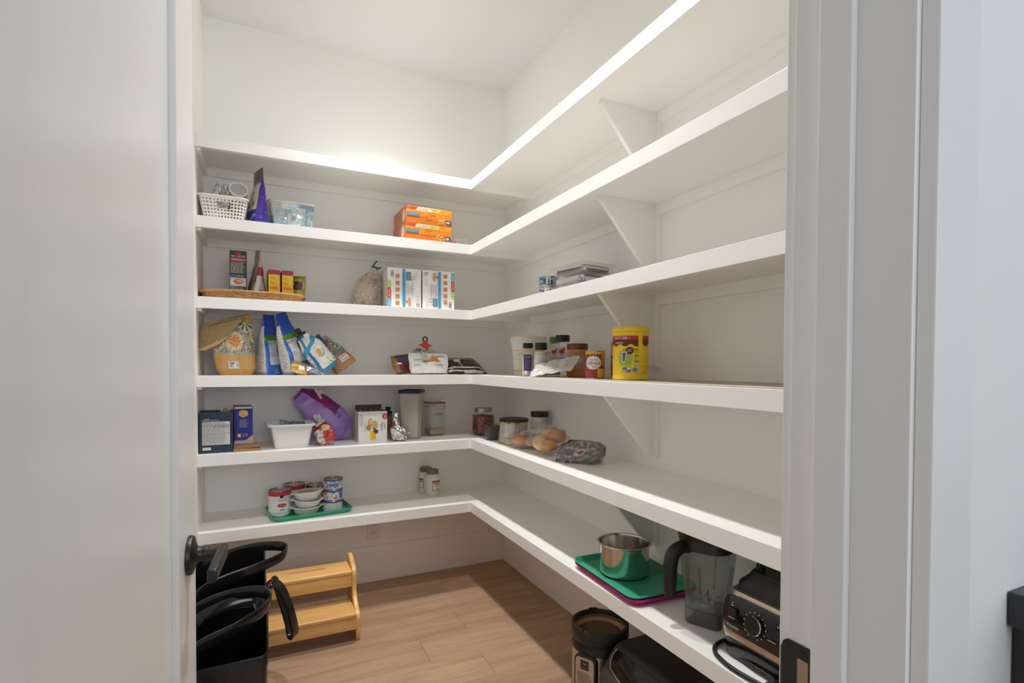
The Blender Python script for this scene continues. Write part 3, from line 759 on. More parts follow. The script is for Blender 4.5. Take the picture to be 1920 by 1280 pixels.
for k in range(3):
    b = thing('microwave_bowl', ('lowest white plastic bowl of the stack on green tray', 'middle white plastic bowl of the stack on green tray', 'topmost white plastic bowl with a printed foil lid on green tray')[k], 'bowl', (-1.133+.003*k, -.222-.002*k, TZ+.034*k), R(5), 'stacked white bowls', rot=(R((0, 2, -1)[k]), R((0, 3, -3)[k]), R(5)))
    lathe('bowl', [(.040, 0), (.044, .001), (.052, .012), (.059, .028), (.0605, .033), (.068, .0345), (.0685, .0365), (.067, .0375), (.0595, .0362), (.057, .031), (.050, .015), (.042, .004), (0, .003)], 'whiteplastic', b, n=48, cap1=False)
    for sx in (-1, 1):
        bx('tab', (sx*.066-.010, -.018, .0343), (sx*.066+.010, .018, .0368), 'whiteplastic', b, bev=.001)
    if k == 2:
        lathe('foil_lid', [(.0655, .0374), (.0655, .0381), (0, .0384)], 'creamplastic', b, n=40, cap1=False)
        prints('lid_print', [('lines', -.04, -.03, .04, .03, 9, (.22, .18, .14)), ('e', .015, -.035, .006, .005, (.75, .75, .75)), ('p', [(.0, -.045), (.045, -.03), (.045, -.024), (.0, -.038)], (.2, .17, .13))], planemap((0, 0, .0386), (1, 0, 0), (0, 1, 0)), 'paper', b)
def mayo(label, loc, rz):
    t = thing('mayonnaise_jar', label, 'jar', loc, rz, 'mayonnaise jars')
    r = .0375
    lathe('jar', [(r-.004, 0), (r, .005), (r, .095), (r-.004, .108), (r-.009, .116), (r-.010, .120)], 'creamplastic', t, n=40)
    lathe('lid', [(r-.006, .118), (r-.005, .120), (r-.005, .138), (r-.008, .141)], 'olivelid', t, n=40)
    K = (.05, .045, .04)
    prints('label', [('r', -.026, .030, .026, .084, K), ('r', -.023, .033, .023, .078, (.72, .68, .58)), ('e', 0, .072, .022, .009, (.55, .04, .03)), ('t', 'DUKES', 0, .072, .007, (.85, .8, .72), 0, .034), ('lines', -.012, .052, .012, .062, 2, (.3, .25, .2)), ('e', 0, .042, .012, .006, (.62, .50, .15))], cylmap(r+.0003), 'paper', t, cell=.006)
mayo('mayonnaise jar with its red and white label facing out, on the lowest shelf', (-.484, -.118, Z[1]), R(20))
mayo('mayonnaise jar turned away behind the labelled mayonnaise jar', (-.500, -.042, Z[1]), R(-75))

tray('serving_tray', 'magenta plastic tray under the green tray with the steel pot', (-.224, -1.492, Z[1]), R(-93), 'magentatray', None)
tray('serving_tray', 'green plastic tray under the steel pot, stacked on the magenta tray', (-.225, -1.489, Z[1]+.0095), R(-92.5), 'greentray', None)
po = thing('steel_pot', 'shiny stainless steel inner pot standing on the green tray', 'pot', (-.232, -1.458, Z[1]+.013))
lathe('pot', [(.066, 0), (.076, .003), (.081, .010), (.082, .018), (.082, .098), (.083, .102), (.089, .104), (.090, .1055), (.089, .107), (.0825, .106), (.0805, .100), (.0803, .020), (.076, .008), (.066, .0045), (0, .0045)], 'steel', po, n=72, cap1=False)

# blender jug
jg = thing('blender_jug', 'tall clear blender jug with black lid and handle', 'blender jug', (-.213, -1.805, Z[1]), R(25))
lathe_r = [(.094, .0, .018), (.100, .004, .020), (.101, .040, .022)]
loft('foot', [rrect(a, a, r_, 6, z_) for a, z_, r_ in lathe_r], 'smoke', jg)
loft('vessel', [rrect(a, a, r_, 8, z_) for a, z_, r_ in ((.100, .041, .022), (.106, .060, .026), (.120, .120, .034), (.134, .180, .045), (.142, .205, .055), (.148, .222, .062), (.153, .236, .068))]+[rrect(a, a, r_, 8, z_) for a, z_, r_ in ((.149, .236, .066), (.138, .205, .053), (.115, .115, .031), (.096, .046, .02))], 'jugplastic', jg, True, True)
loft('lid', [rrect(a, a, r_, 8, z_) for a, z_, r_ in ((.130, .205, .052), (.140, .207, .055), (.148, .232, .066), (.156, .238, .071), (.156, .262, .071), (.150, .268, .068), (.128, .268, .055), (.124, .254, .052))], 'blackplastic', jg, True, True)
ribs = jg
for a in (0, 90, 180, 270):
    o = tube('flute', [(.0, -.053, .07), (.0, -.059, .11), (0, -.064, .15), (0, -.067, .165)], .006, 'jugplastic', jg, n=8, flat=.6); o.matrix_basis = Matrix.Rotation(R(a), 4, 'Z')
lathe('blade_hub', [(.018, .044), (.018, .050), (.006, .054), (.006, .062), (.009, .063), (.009, .068), (0, .069)], 'steel', jg, n=20, cap1=False)
for a in (20, 110, 200, 290):
    bm = bmesh.new(); q = [bm.verts.new(c) for c in ((.004, -.006, .060), (.034, -.004, .072), (.036, 0, .0725), (.004, .006, .060))]; bm.faces.new(q)
    r_ = bmesh.ops.extrude_face_region(bm, geom=list(bm.faces)); bmesh.ops.translate(bm, vec=(0, 0, .0015), verts=[v for v in r_['geom'] if isinstance(v, bmesh.types.BMVert)])
    frombm('blade', bm, 'steel', jg).matrix_basis = Matrix.Rotation(R(a), 4, 'Z')
hp = bez([(-.050, .030, .212), (-.072, .046, .214), (-.093, .060, .200), (-.101, .066, .165), (-.101, .066, .120), (-.100, .066, .085)], 8)
tube('handle', hp, lambda t: .0125+.004*math.sin(PI*t), 'blackplastic', jg, n=14, flat=1.25)

# blender base
bb = thing('countertop_blender', 'black and champagne blender motor base with control dial', 'blender', (-.195, -2.032, Z[1]), R(-90))
loft('foot', [rrect(a, b_, .03, 6, z_) for a, b_, z_ in ((.185, .205, 0), (.195, .212, .006), (.200, .215, .048))], 'blackgloss', bb)
def fr2(x0, x1, z0, z1, lean=.018, n=7, r=.022):
    """front frame outline, leaning back towards the top"""
    out = []
    for (x, zz, _) in rrect(x1-x0, z1-z0, r, 6, 0, (x0+x1)/2, (z0+z1)/2):
        out.append((x, -.108+lean*((zz-.045)/.12)**2, zz))
    return out
loft('housing', [rrect(a, b_, .026, 6, z_, 0, o_) for a, b_, z_, o_ in ((.203, .212, .045, 0), (.212, .216, .060, 0), (.210, .208, .110, .004), (.198, .186, .155, .012), (.185, .170, .160, .016))], 'champagne', bb)
loft('panel', [[(x, y_-.0015, zz) for x, y_, zz in fr2(-.092, .092, .066, .150)], [(x, y_-.003, zz) for x, y_, zz in fr2(-.090, .090, .068, .148)]], 'blackgloss', bb)
loft('top_deck', [rrect(a, b_, .03, 6, z_, 0, .014) for a, b_, z_ in ((.190, .176, .156), (.180, .168, .176), (.150, .150, .190), (.138, .138, .200))], 'blackplastic', bb)
loft('centering_pad', [rrect(a, a, .02, 6, z_, 0, .014) for a, z_ in ((.136, .199), (.128, .206), (.100, .206))], 'blackplastic', bb)
for qx in (-1, 1):
    for qy in (-1, 1):
        prism('lug', [(-.010, .205), (.010, .205), (.004, .232), (-.003, .232)], 'y', -.008, .008, 'blackplastic', bb, bev=.0015).matrix_basis = Matrix.Translation((qx*.046, .014+qy*.046, 0))
dl = lathe('dial', [(.021, 0), (.021, .010), (.019, .013), (0, .013)], 'blackplastic', bb, n=36, cap1=False)
dl.matrix_basis = Matrix.Translation((.002, -.104, .107)) @ Matrix.Rotation(R(82), 4, 'X')
dr = lathe('dial_ring', [(.0208, .0105), (.0222, .0115), (.0208, .0135), (.0190, .0134)], 'steel', dl, n=36, cap0=False, cap1=False)
lw = (.72, .70, .67)
def pmap(x, z_, h): return (x, -.1125+.018*((z_-.045)/.12)**2-h, z_)
dots = [('e', .002+.029*math.cos(R(a)), .107+.029*math.sin(R(a)), .0016, .0016, lw) for a in range(-70, 251, 24)]
prints('panel_print', dots+[('t', 'Vitamix', -.056, .082, .0075, lw, 0, .036), ('e', -.081, .082, .0035, .0035, lw), ('e', -.081, .082, .0026, .0026, (.01, .01, .01)),
        ('r', -.070, .100, -.052, .1015, lw), ('r', -.066, .128, -.058, .130, lw), ('e', -.062, .135, .0012, .002, lw), ('r', .040, .094, .062, .0955, lw), ('r', .060, .130, .072, .132, lw), ('e', .066, .137, .0014, .002, lw), ('r', .080, .128, .088, .130, lw)], pmap, 'paper', bb)
for sx in (-.062, .066): bx('switch', (sx-.011, -.110, .104), (sx+.011, -.099, .124), 'blackplastic', bb, bev=.002)
tube('power_cord', bez([(-.060, .09, .020), (-.095, .06, .012), (-.112, -.02, .008), (-.118, -.085, .008), (-.095, -.130, .007), (-.040, -.150, .007), (.020, -.150, .007), (.070, -.140, .008), (.055, -.112, .012), (.0, -.108, .012), (-.05, -.100, .010)], 8), .0052, 'blackplastic', bb)
lathe('plug', [(.006, 0), (.010, .004), (.010, .024), (.006, .030)], 'blackplastic', bb, n=14).matrix_basis = Matrix.Translation((.060, -.140, .011)) @ Matrix.Rotation(R(85), 4, 'Y')

# ================================================================== SHELF 2
NV = (.012, .032, .060)
cb = carton('cracker_box', 'dark navy cracker carton with white nutrition panel, torn open at top', 'box', (-1.500, -.255, Z[2]), R(1.5), (.126, .105, .176), (NV, (.010, .022, .040), (.03, .02, .016), (.05, .035, .025)), open_top=True,
    front=[('r', -.052, .035, .052, .134, (.66, .65, .62)), ('t', "Kellogg's", -.034, .146, .005, WH), ('t', 'CRACKER COLLECTION', -.020, .1395, .005, WH, 0, .062), ('r', -.052, .116, .052, .118, (.1, .1, .1)), ('lines', -.050, .120, .050, .132, 2, (.2, .2, .2), 4),
           ('lines', -.050, .088, .050, .114, 6, (.30, .30, .30), 5), ('t', '80', -.004, .112, .006, (.08, .08, .08)), ('t', '70', .012, .112, .006, (.08, .08, .08)), ('t', '80', .028, .112, .006, (.08, .08, .08)), ('t', '70', .044, .112, .006, (.08, .08, .08)),
           ('r', -.052, .083, .052, .0845, (.12, .12, .12)), ('lines', -.050, .038, .050, .081, 9, (.33, .33, .33), 6), ('r', -.050, .014, -.020, .026, (.7, .68, .66)), ('lines', -.046, .016, -.023, .025, 2, (.4, .3, .3), 2)])
for k, (x, z_, m_) in enumerate(((.035, .172, 'clearfilm'), (.012, .166, 'clearfilm'))):
    t = thing('cracker_sleeve', ('loose golden cracker sleeve poking above the navy carton', 'pale cracker sleeve lying inside the open navy carton')[k], 'packet', (-1.500+x, -.258+.012*k, Z[2]+z_-.15))
    P = Pouch(.045, .165-.012*k, .030, [(0, .9), (.9, 1), (1, .8)], [(0, .8), (.85, 1), (1, .1)], wr=.004, seed=k*3+2)
    P.build('wrapper', 'film', t, lambda u, v, f, q: (.34, .20, .07) if noise2(u*6, v*9, k) > -.1 and k == 0 else ((.66, .62, .56) if noise2(u*9, v*14, k) > 0 else (.30, .18, .08)), 32, 24)
BL = (.018, .02, .20)
carton('graham_cracker_box', 'tall royal blue carton with a gold hexagon badge', 'box', (-1.400, -.205, Z[2]), R(4), (.074, .13, .192), (BL, (.30, .28, .42), (.22, .21, .22)),
    front=[('p', [(.020*math.cos(R(a))*1.0, .162+.017*math.sin(R(a))) for a in range(30, 390, 60)], (.72, .42, .06)), ('p', [(.018*math.cos(R(a)), .162+.0152*math.sin(R(a))) for a in range(30, 390, 60)], (.76, .50, .12)), ('t', 'HONEY', 0, .166, .0065, (.06, .03, .05), 0, .026), ('t', 'MAID', 0, .156, .0065, (.06, .03, .05), 0, .024), ('e', 0, .174, .002, .002, (.06, .03, .05)),
           ('r', -.035, .184, .034, .191, (.62, .60, .66)), ('lines', -.016, .100, .020, .136, 9, (.34, .36, .58), 3), ('r', -.024, .058, -.010, .074, (.70, .32, .08)), ('e', -.017, .066, .004, .006, (.80, .6, .4)), ('lines', -.004, .060, .018, .074, 4, (.34, .36, .58), 8), ('p', [(.010, .045), (.037, .045), (.037, .066)], (.72, .36, .10)), ('r', -.037, .010, .037, .044, (.45, .42, .46))])
pb_ = thing('paper_bag', 'folded brown paper bag lying before the royal blue carton', 'bag', (-1.383, -.285, Z[2]), R(6))
loft('lower_fold', [[(x, y_, z_+.003*noise2(x*30, y_*30, z_*50)) for x, y_, _ in rrect(.108*s_, .058, .004, 3)] for s_, z_ in ((.98, .0), (1, .002), (1, .010), (.97, .012))], 'kraft', pb_)
loft('upper_fold', [[(x-.002, y_+.008, z_+.10*max(0, y_)+.004*noise2(x*26, y_*30, 7)) for x, y_, _ in rrect(.100*s_, .044, .004, 3)] for s_, z_ in ((.98, .012), (1, .015), (1, .023), (.96, .026))], 'kraft', pb_)
prints('stamp', [('t', 'FRESH BREAD', -.002, .004, .008, (.10, .04, .02), 0, .08)], lambda x, y_, h: (x, y_+.006, .0295+.1*max(0, y_)+h), 'paper', pb_)

wb = thing('storage_bin', 'white tapered plastic bin with foil packets inside', 'bin', (-1.200, -.222, Z[2]), R(2))
loft('bin', [rrect(a, b_, r_, 6, z_) for a, b_, r_, z_ in ((.138, .128, .012, 0), (.142, .132, .015, .002), (.176, .162, .02, .096), (.178, .164, .02, .098), (.200, .186, .028, .099), (.203, .189, .03, .104), (.200, .186, .028, .109), (.178, .164, .022, .109), (.170, .156, .02, .105), (.136, .126, .012, .006))], 'whiteplastic', wb)
for k, (x, yv, c1) in enumerate(((-.040, -.02, (.10, .22, .42)), (.015, -.03, (.20, .18, .30)), (.040, .01, (.02, .20, .48)), (-.01, .03, (.35, .45, .55)))):
    t = thing('snack_packet', ('small navy foil packet in the white bin', 'dark speckled packet in the white bin', 'bright blue foil packet in the white bin', 'pale blue packet in the white bin')[k], 'packet', (-1.200+x, -.222+yv, Z[2]+.078), rot=(R(-60+8*k), R(8*k-12), R(20*k-20)))
    Pouch(.070, .045, .022, [(0, 1), (1, 1)], [(0, .1), (.5, 1), (1, .1)], wr=.004, seed=k).build('wrapper', 'metalfilm', t, lambda u, v, f, q: c1 if noise2(u*5, v*5, k) > -.15 else (.55, .58, .62), 28, 20)

rb = thing('candy_bag', 'small red bag of sweets with gold oval, closed by a grey clip', 'bag', (-1.042, -.268, Z[2]), rot=(R(-16), R(-16), R(12)))
RB = Pouch(.088, .115, .062, [(0, .75), (.2, 1), (.6, .95), (.85, .55), (1, .5)], [(0, .45), (.25, 1), (.6, .8), (.85, .25), (1, .06)], [(0, .8), (1, 1)], wr=.012, fr=24, seed=3)
def redcol(u, v, f, q):
    if not f: return (.42, .02, .02)
    d = ((u-.62)/.30)**2+((v-.62)/.16)**2
    if d < 1: return (.66, .48, .22) if d < .78 else (.25, .12, .05)
    if u < .36 and v < .62: return (.60, .55, .50) if noise2(u*9, v*9, 1) > -.2 else (.30, .20, .17)
    if noise2(u*7, v*7, 2) < -.42: return (.20, .03, .03)
    return (.50, .025, .02)
RB.build('wrapper', 'film', rb, redcol); settle(rb, Z[2])
def clip(name, label, loc, rot, m, ln=.075, hd_=.03):
    """spring bag clip: two jaws joined at a pivot, with flared grips"""
    t = thing(name, label, 'bag clip', loc, rot=rot, group=None)
    for s_ in (-1, 1):
        bx('jaw', (-ln/2, s_*.0035-.002, -.006), (ln/2, s_*.0035+.002, .006), m, t, bev=.001)
        prism('grip', [(-.012, .0), (.012, .0), (.009, hd_), (-.009, hd_)], 'y', -.0015, .0015, m, t, bev=.0008).matrix_basis = Matrix.Translation((0, s_*.004, .004)) @ Matrix.Rotation(R(-s_*14), 4, 'X')
    return t
clip('bag_clip', 'grey spring clip on top of the small red bag', (-1.076, -.274, Z[2]+.108), (R(-10), R(-25), R(40)), 'silverplastic', .055, .04)

pu = thing('chip_bag', 'large lilac crisp bag with magenta band leaning beside the white carton', 'bag', (-.93, -.105, Z[2]), rot=(R(-5), R(-48), R(3)))
PU = Pouch(.166, .312, .105, [(0, .50), (.06, .72), (.14, .90), (.32, 1), (.6, .96), (.85, .72), (1, .40)], [(0, .45), (.16, .95), (.5, 1), (.8, .6), (1, .10)], [(0, .8), (.5, .95), (1, 1)], wr=.007, fr=13, seed=8)
def lil(u, v, f, q):
    if f and u > .70 and v > .36: return (.22, .015, .17) if (v > .9 or noise2(u*3, v*6, 5) > -.5) else (.40, .02, .20)
    if v > .95: return (.22, .03, .20)
    if not f: return (.42, .40, .46) if v > .4 else (.36, .22, .58)
    n = noise2(u*2, v*3, 1)*.05
    return (.40+n, .25+n, .66+n)
PU.build('wrapper', 'softgloss', pu, lil)
prints('lettering', [('t', 'DR', .040, .205, .030, (.52, .01, .20), 90, .07), ('t', 'KE', .038, .105, .022, (.07, .02, .22), 90, .040), ('t', 'SOUR', .056, .215, .013, (.45, .02, .25), 90, .09), ('lines', .0, .02, .05, .07, 5, (.30, .16, .52), 2), ('r', -.03, .045, .0, .048, (.28, .15, .50)), ('r', -.03, .060, .0, .063, (.28, .15, .50)), ('e', .045, .055, .006, .006, (.30, .15, .48))], PU.map(), 'softgloss', pu, cell=.006)
settle(pu, Z[2])
clip('bag_clip', 'grey flat clip closing the top of the lilac crisp bag', (-1.075, -.160, Z[2]+.240), (R(0), R(60), R(5)), 'silverplastic', .06, .02)

wc = carton('cookie_box', 'white cookie carton with picture of biscuits, top flap open', 'box', (-.828, -.188, Z[2]), R(1), (.140, .105, .150), (WH, (.60, .58, .55), (.10, .07, .06), (.10, .07, .055)), open_top=True,
    front=[('e', -.012, .096, .012, .020, (.62, .34, .10)), ('e', .010, .082, .014, .022, (.66, .40, .14)), ('e', -.020, .070, .012, .015, (.48, .24, .07)), ('e', -.010, .100, .008, .012, (.76, .52, .24)), ('r', -.014, .010, .014, .055, (.78, .56, .03)), ('e', .014, .050, .012, .011, (.10, .045, .03)), ('e', .006, .064, .005, .005, (.14, .06, .04)), ('e', .057, .124, .012, .013, (.48, .02, .05)), ('r', .052, .112, .070, .137, (.48, .02, .05)), ('t', '30', .060, .124, .012, WH, -90),
           ('t', 'Milano', .044, .074, .012, (.28, .16, .10), -90, .040), ('t', 'minis', .058, .078, .008, (.5, .06, .03), -90, .03), ('lines', -.066, .080, -.046, .140, 14, (.35, .33, .30), 4), ('lines', -.042, .050, -.030, .095, 10, (.40, .36, .32), 5), ('r', .0, .018, .009, .045, (.70, .45, .02))])
bx('open_flap', (-.066, .0535, .146), (.066, .0550, .176), 'darkgrey', wc, bev=.0003).rotation_euler = (R(0), 0, 0)
for k in range(5):
    t = thing('biscuit_packet', 'wrapped biscuit packet inside the open white carton', 'packet', (-.828-.050+.025*k, -.186, Z[2]+.07), R(88), 'biscuit packets in the white carton')
    Pouch(.075, .088, .016, [(0, 1), (1, 1)], [(0, .1), (.3, 1), (.7, 1), (1, .1)], wr=.003, seed=k).build('wrapper', 'metalfilm', t, lambda u, v, f, q: (.16, .11, .09) if v < .8 else (.62, .60, .58), 24, 16)

fb = thing('foil_bag', 'crumpled silver foil packet twisted shut beside the white carton', 'bag', (-.704, -.252, Z[2]), rot=(R(-6), R(4), R(10)))
Pouch(.078, .135, .055, [(0, .9), (.12, 1), (.40, .92), (.58, .42), (.8, .34), (1, .30)], [(0, .75), (.2, 1), (.42, .8), (.6, .3), (.85, .2), (1, .08)], [(0, .7), (1, 1)], wr=.014, fr=34, seed=11, cx=[(0, .05), (.5, -.05), (.8, -.22), (1, -.16)]).build('wrapper', 'foil', fb, lambda u, v, f, q: (.7, .7, .7))
settle(fb, Z[2])
bg = thing('coffee_bag', 'narrow brown paper packet with black clip behind the foil packet', 'bag', (-.735, -.150, Z[2]), R(20))
Pouch(.062, .135, .045, [(0, 1), (.8, .9), (1, .7)], [(0, 1), (.5, .9), (1, .06)], [(0, .6), (1, 1)], wr=.006, seed=5).build('wrapper', 'softgloss', bg, lambda u, v, f, q: (.28, .18, .09) if v < .85 else (.10, .07, .04))
clip('bag_clip', 'black spring clip on the narrow brown packet', (-.735, -.150, Z[2]+.138), (0, R(10), R(20)), 'blackplastic', .05, .022)

# tall cereal keeper
ck = thing('cereal_keeper', 'tall frosted storage tub of rice with dark navy lid', 'storage tub', (-.615, -.175, Z[2]), R(-28))
def notch(w_, d_, z_, r_=.014):
    return rrect(w_, d_, r_, 6, z_)
loft('tub', [notch(a, b_, z_) for a, b_, z_ in ((.090, .118, 0), (.094, .122, .006), (.104, .136, .235), (.106, .138, .240), (.102, .134, .240), (.090, .118, .010))], 'frosted', ck)
loft('rice_fill', [notch(a, b_, z_) for a, b_, z_ in ((.084, .112, .011), (.088, .118, .10), (.092, .124, .160))]+[[(x, y_, .160+.020*(y_/.06)) for x, y_, _ in notch(.088, .120, 0)]], 'whiterice', ck)
tube('grip_rib', [(.0485, -.030, .01), (.0525, -.033, .23)], .004, 'frosted', ck, n=8)
loft('lid', [notch(a, b_, z_, .016) for a, b_, z_ in ((.110, .142, .234), (.114, .146, .236), (.114, .146, .248), (.110, .142, .252), (.094, .126, .252), (.092, .124, .247))], 'navylid', ck)
prints('sticker', [('r', -.006, .030, .006, .044, WH), ('t', 't', 0, .037, .006, (.1, .1, .1))], planemap((0.0, -.0638, 0), (1, 0, 0), (0, .06, 1)), 'paper', ck)
# rice canister
rc = thing('rice_canister', 'square clear canister lettered rice with red-sealed lid', 'storage tub', (-.472, -.112, Z[2]), R(4))
loft('canister', [rrect(a, a, .010, 5, z_) for a, z_ in ((.086, 0), (.090, .005), (.094, .175), (.090, .175), (.086, .008))], 'clear', rc)
loft('rice_fill', [rrect(.084, .084, .008, 5, z_) for z_ in (.009, .030)]+[[(x, y_, .036+.012*noise2(x*20, y_*20, 3)) for x, y_, _ in rrect(.082, .082, .008, 5)]], 'brownrice', rc)
loft('lid', [rrect(a, a, .012, 5, z_) for a, z_ in ((.092, .176), (.098, .178), (.098, .192), (.090, .196))], 'clear', rc)
loft('seal', [rrect(a, a, .012, 5, z_) for a, z_ in ((.0965, .1725), (.0985, .1735), (.0985, .1775), (.0965, .1785))], 'redenamel', rc, False, False)
loft('neck_band', [rrect(a, a, .011, 5, z_) for a, z_ in ((.0955, .150), (.0965, .151), (.0965, .156), (.0955, .157))], 'frosted', rc, False, False)
loft('latch', [[(x+.010, y_, zz+.163) for x, zz, _ in rrect(.045, .020, .003, 3)] for y_ in (-.049, -.0515)], 'frosted', rc)
prints('lettering', [('t', 'rice', .006, .118, .018, (.03, .03, .03))], planemap((0, -.0475, 0), (1, 0, 0), (0, 0, 1)), 'paper', rc)

def nuts_fill(parent, r, z0, z1, cols, seed, n=230, size=.006, name='contents'):
    """loose pieces packed against the wall of a round jar, joined as one heap"""
    rgn = random.Random(seed); V = []; F = []; cl = []
    for _ in range(n):
        a = rgn.random()*2*PI; top = rgn.random() < .18
        rr = (r-size*.6)*(math.sqrt(rgn.random()) if top else rgn.uniform(.9, 1)); zz = z1-size*.4 if top else rgn.uniform(z0+size*.6, z1-size*.4)
        c = Vector((rr*math.cos(a), rr*math.sin(a), zz)); col = rgn.choice(cols)
        b = len(V); ax = [Vector((rgn.uniform(-1, 1), rgn.uniform(-1, 1), rgn.uniform(-1, 1))).normalized()*size*rgn.uniform(.7, 1.2)]
        ax.append(ax[0].orthogonal().normalized()*size*.8); ax.append(ax[0].cross(ax[1]).normalized()*size*.7)
        V.extend([tuple(c+ax[0]), tuple(c-ax[0]), tuple(c+ax[1]), tuple(c-ax[1]), tuple(c+ax[2]), tuple(c-ax[2])])
        for f in ((0, 2, 4), (2, 1, 4), (1, 3, 4), (3, 0, 4), (2, 0, 5), (1, 2, 5), (3, 1, 5), (0, 3, 5)): F.append(tuple(b+i for i in f)); cl.append(col)
    b = len(V); m_ = 28
    V.extend([(r*.86*math.cos(2*PI*i/m_), r*.86*math.sin(2*PI*i/m_), z_) for z_ in (z0, z1-size) for i in range(m_)])
    for i in range(m_): F.append((b+i, b+(i+1) % m_, b+m_+(i+1) % m_, b+m_+i)); cl.append(cols[0])
    F.append(tuple(b+m_+i for i in range(m_))); cl.append(cols[0])
    o = mesh(name, V, F, 'softgloss', parent, False, cl); o['kind'] = 'stuff'
    return o
gj = thing('pecan_jar', 'glass jar packed with dark red nuts under a silver lid', 'jar', (-.222, -.200, Z[2]))
lathe('jar', [(.052, 0), (.060, .004), (.064, .014), (.064, .092), (.060, .108), (.050, .120), (.046, .126), (.046, .136), (.0435, .136), (.0435, .124), (.057, .106), (.061, .090), (.061, .012)], 'glass', gj, n=44)
nuts_fill(gj, .060, .006, .106, [(.26, .05, .03), (.34, .08, .05), (.17, .03, .02), (.46, .18, .12)], 3, 560, .006)
lathe('lid', [(.0478, .126), (.049, .128), (.049, .142), (.047, .146), (.040, .147), (.038, .145), (0, .145)], 'canmetal', gj, n=44, cap1=False)
sm = thing('spice_tub', 'small square smoky plastic tub before the jar of dark red nuts', 'storage tub', (-.262, -.405, Z[2]), R(-10))
loft('tub', [rrect(a, a, .010, 5, z_) for a, z_ in ((.058, 0), (.060, .003), (.072, .070), (.070, .070), (.058, .006))], 'smoke', sm)
loft('dark_fill', [rrect(a, a, .009, 5, z_) for a, z_ in ((.056, .006), (.066, .052), (.060, .056))], 'darkgrey', sm)
loft('lid', [rrect(a, a, .012, 5, z_) for a, z_ in ((.074, .066), (.078, .068), (.078, .074), (.070, .077), (.060, .075))], 'smoke', sm)
nc = thing('nut_canister', 'cream nut canister with black lid and gold rims', 'canister', (-.208, -.560, Z[2]), R(-38))
CR = .067
lathe('body', [(CR-.002, .0), (CR+.0015, .001), (CR+.002, .005), (CR, .008), (CR, .100), (CR+.0015, .103), (CR+.0015, .108), (CR-.002, .110)], 'goldmetal', nc, n=56)
loft('paper_label', [[(x, y_, .009+.090*j/30) for x, y_, _ in ring(CR+.0004, 0, 120)] for j in range(31)], 'paper', nc, False, False, True, 60,
     lambda q, v: ((.33, .19, .09) if noise2(q*90, v*14, 2) > 0 else (.55, .36, .20)) if (v < .30 and .66 < q < .86) else ((.42, .38, .34) if ((.58 < q < .66) or (.79 < q < .97 and v > .32)) and noise2(q*14, v*60, 1) > -.35 else (.62, .59, .53)))
lathe('lid', [(CR+.001, .106), (CR+.0045, .108), (CR+.0045, .116), (CR+.002, .121), (CR-.004, .122), (CR-.006, .119), (0, .119)], 'blackplastic', nc, n=56, cap1=False)
ej = thing('empty_jar', 'empty clear glass jar with black lid near the side wall', 'jar', (-.058, -.545, Z[2]))
lathe('jar', [(.040, 0), (.0445, .004), (.0455, .012), (.0455, .095), (.041, .112), (.039, .118), (.039, .134), (.037, .134), (.0365, .116), (.0425, .094), (.0425, .010)], 'glass', ej, n=40)
lathe('lid', [(.042, .122), (.0445, .123), (.0445, .146), (.042, .149)], 'blackplastic', ej, n=40)

# bread rolls in clear bags
def rolls(label, loc, rz, rr, wrap):
    t = thing('bread_bag', label, 'bread bag', loc, rz, 'bags of bread rolls')
    for k, (c, r_, m_) in enumerate(rr):
        blob('roll', (c, r_), m_, t, None, .12, 14, k*2.1, 18)
    (cx, cy, cz), (ax, ay, az) = wrap
    blob('wrapper', ((cx, cy, cz), (ax, ay, az)), 'clearfilm', t, None, .34, 26, rz*3+1.7, 34)
    settle(t, Z[2])
    return t
r1 = rolls('clear bag of brown rolls with a printed label beside the nut canister', (-.235, -.735, Z[2]+.03), R(-40), [((-.025, .0, 0), (.040, .032, .027), 'bread'), ((.035, -.012, -.004), (.034, .030, .024), 'bread'), ((.02, .035, .004), (.036, .03, .026), 'bread')], ((.004, .006, .002), (.088, .062, .036)))
prints('label', [('r', -.045, -.018, .045, .018, (.62, .60, .58)), ('lines', -.04, -.010, .02, .014, 4, (.3, .3, .3)), ('r', -.030, -.012, -.008, -.004, (.08, .08, .08))], planemap((.025, -.006, .0395), (.98, .1, .15), (-.1, .8, .35)), 'paper', r1)
rolls('clear bag of golden rolls between the brown rolls and the grey sack', (-.225, -.925, Z[2]+.03), R(-45), [((-.030, -.010, .006), (.034, .034, .032), 'breadpale'), ((.010, -.025, -.004), (.040, .028, .024), 'bread'), ((.034, .015, .034), (.044, .034, .030), 'bread'), ((-.006, .025, .040), (.034, .030, .022), 'breadpale')], ((.004, .0, .018), (.084, .058, .054)))
gs = thing('plastic_sack', 'crumpled grey plastic sack with a red stamp on the side shelf', 'bag', (-.196, -1.115, Z[2]), rot=(0, 0, R(-52)))
GS = Pouch(.200, .085, .105, [(0, .92), (.3, 1), (.7, .9), (1, .62)], [(0, .9), (.3, 1), (.7, .7), (1, .35)], [(0, .7), (1, .9)], wr=.016, fr=26, seed=21, cx=[(0, 0), (1, .16)])
GS.build('wrapper', 'film', gs, lambda u, v, f, q: (.30, .28, .26) if noise2(u*10, v*8, 4) > .12 else ((.10, .10, .10) if noise2(u*7+3, v*6, 9) > .1 and u < .6 else (.17, .16, .15)), 120, 60)
prints('stamp', [('e', .005, .046, .022, .013, (.50, .48, .46)), ('e', .010, .045, .009, .007, (.35, .02, .04)), ('t', 'Ace', -.008, .047, .008, (.2, .2, .2))], GS.map(), 'film', gs, cell=.004)
settle(gs, Z[2])

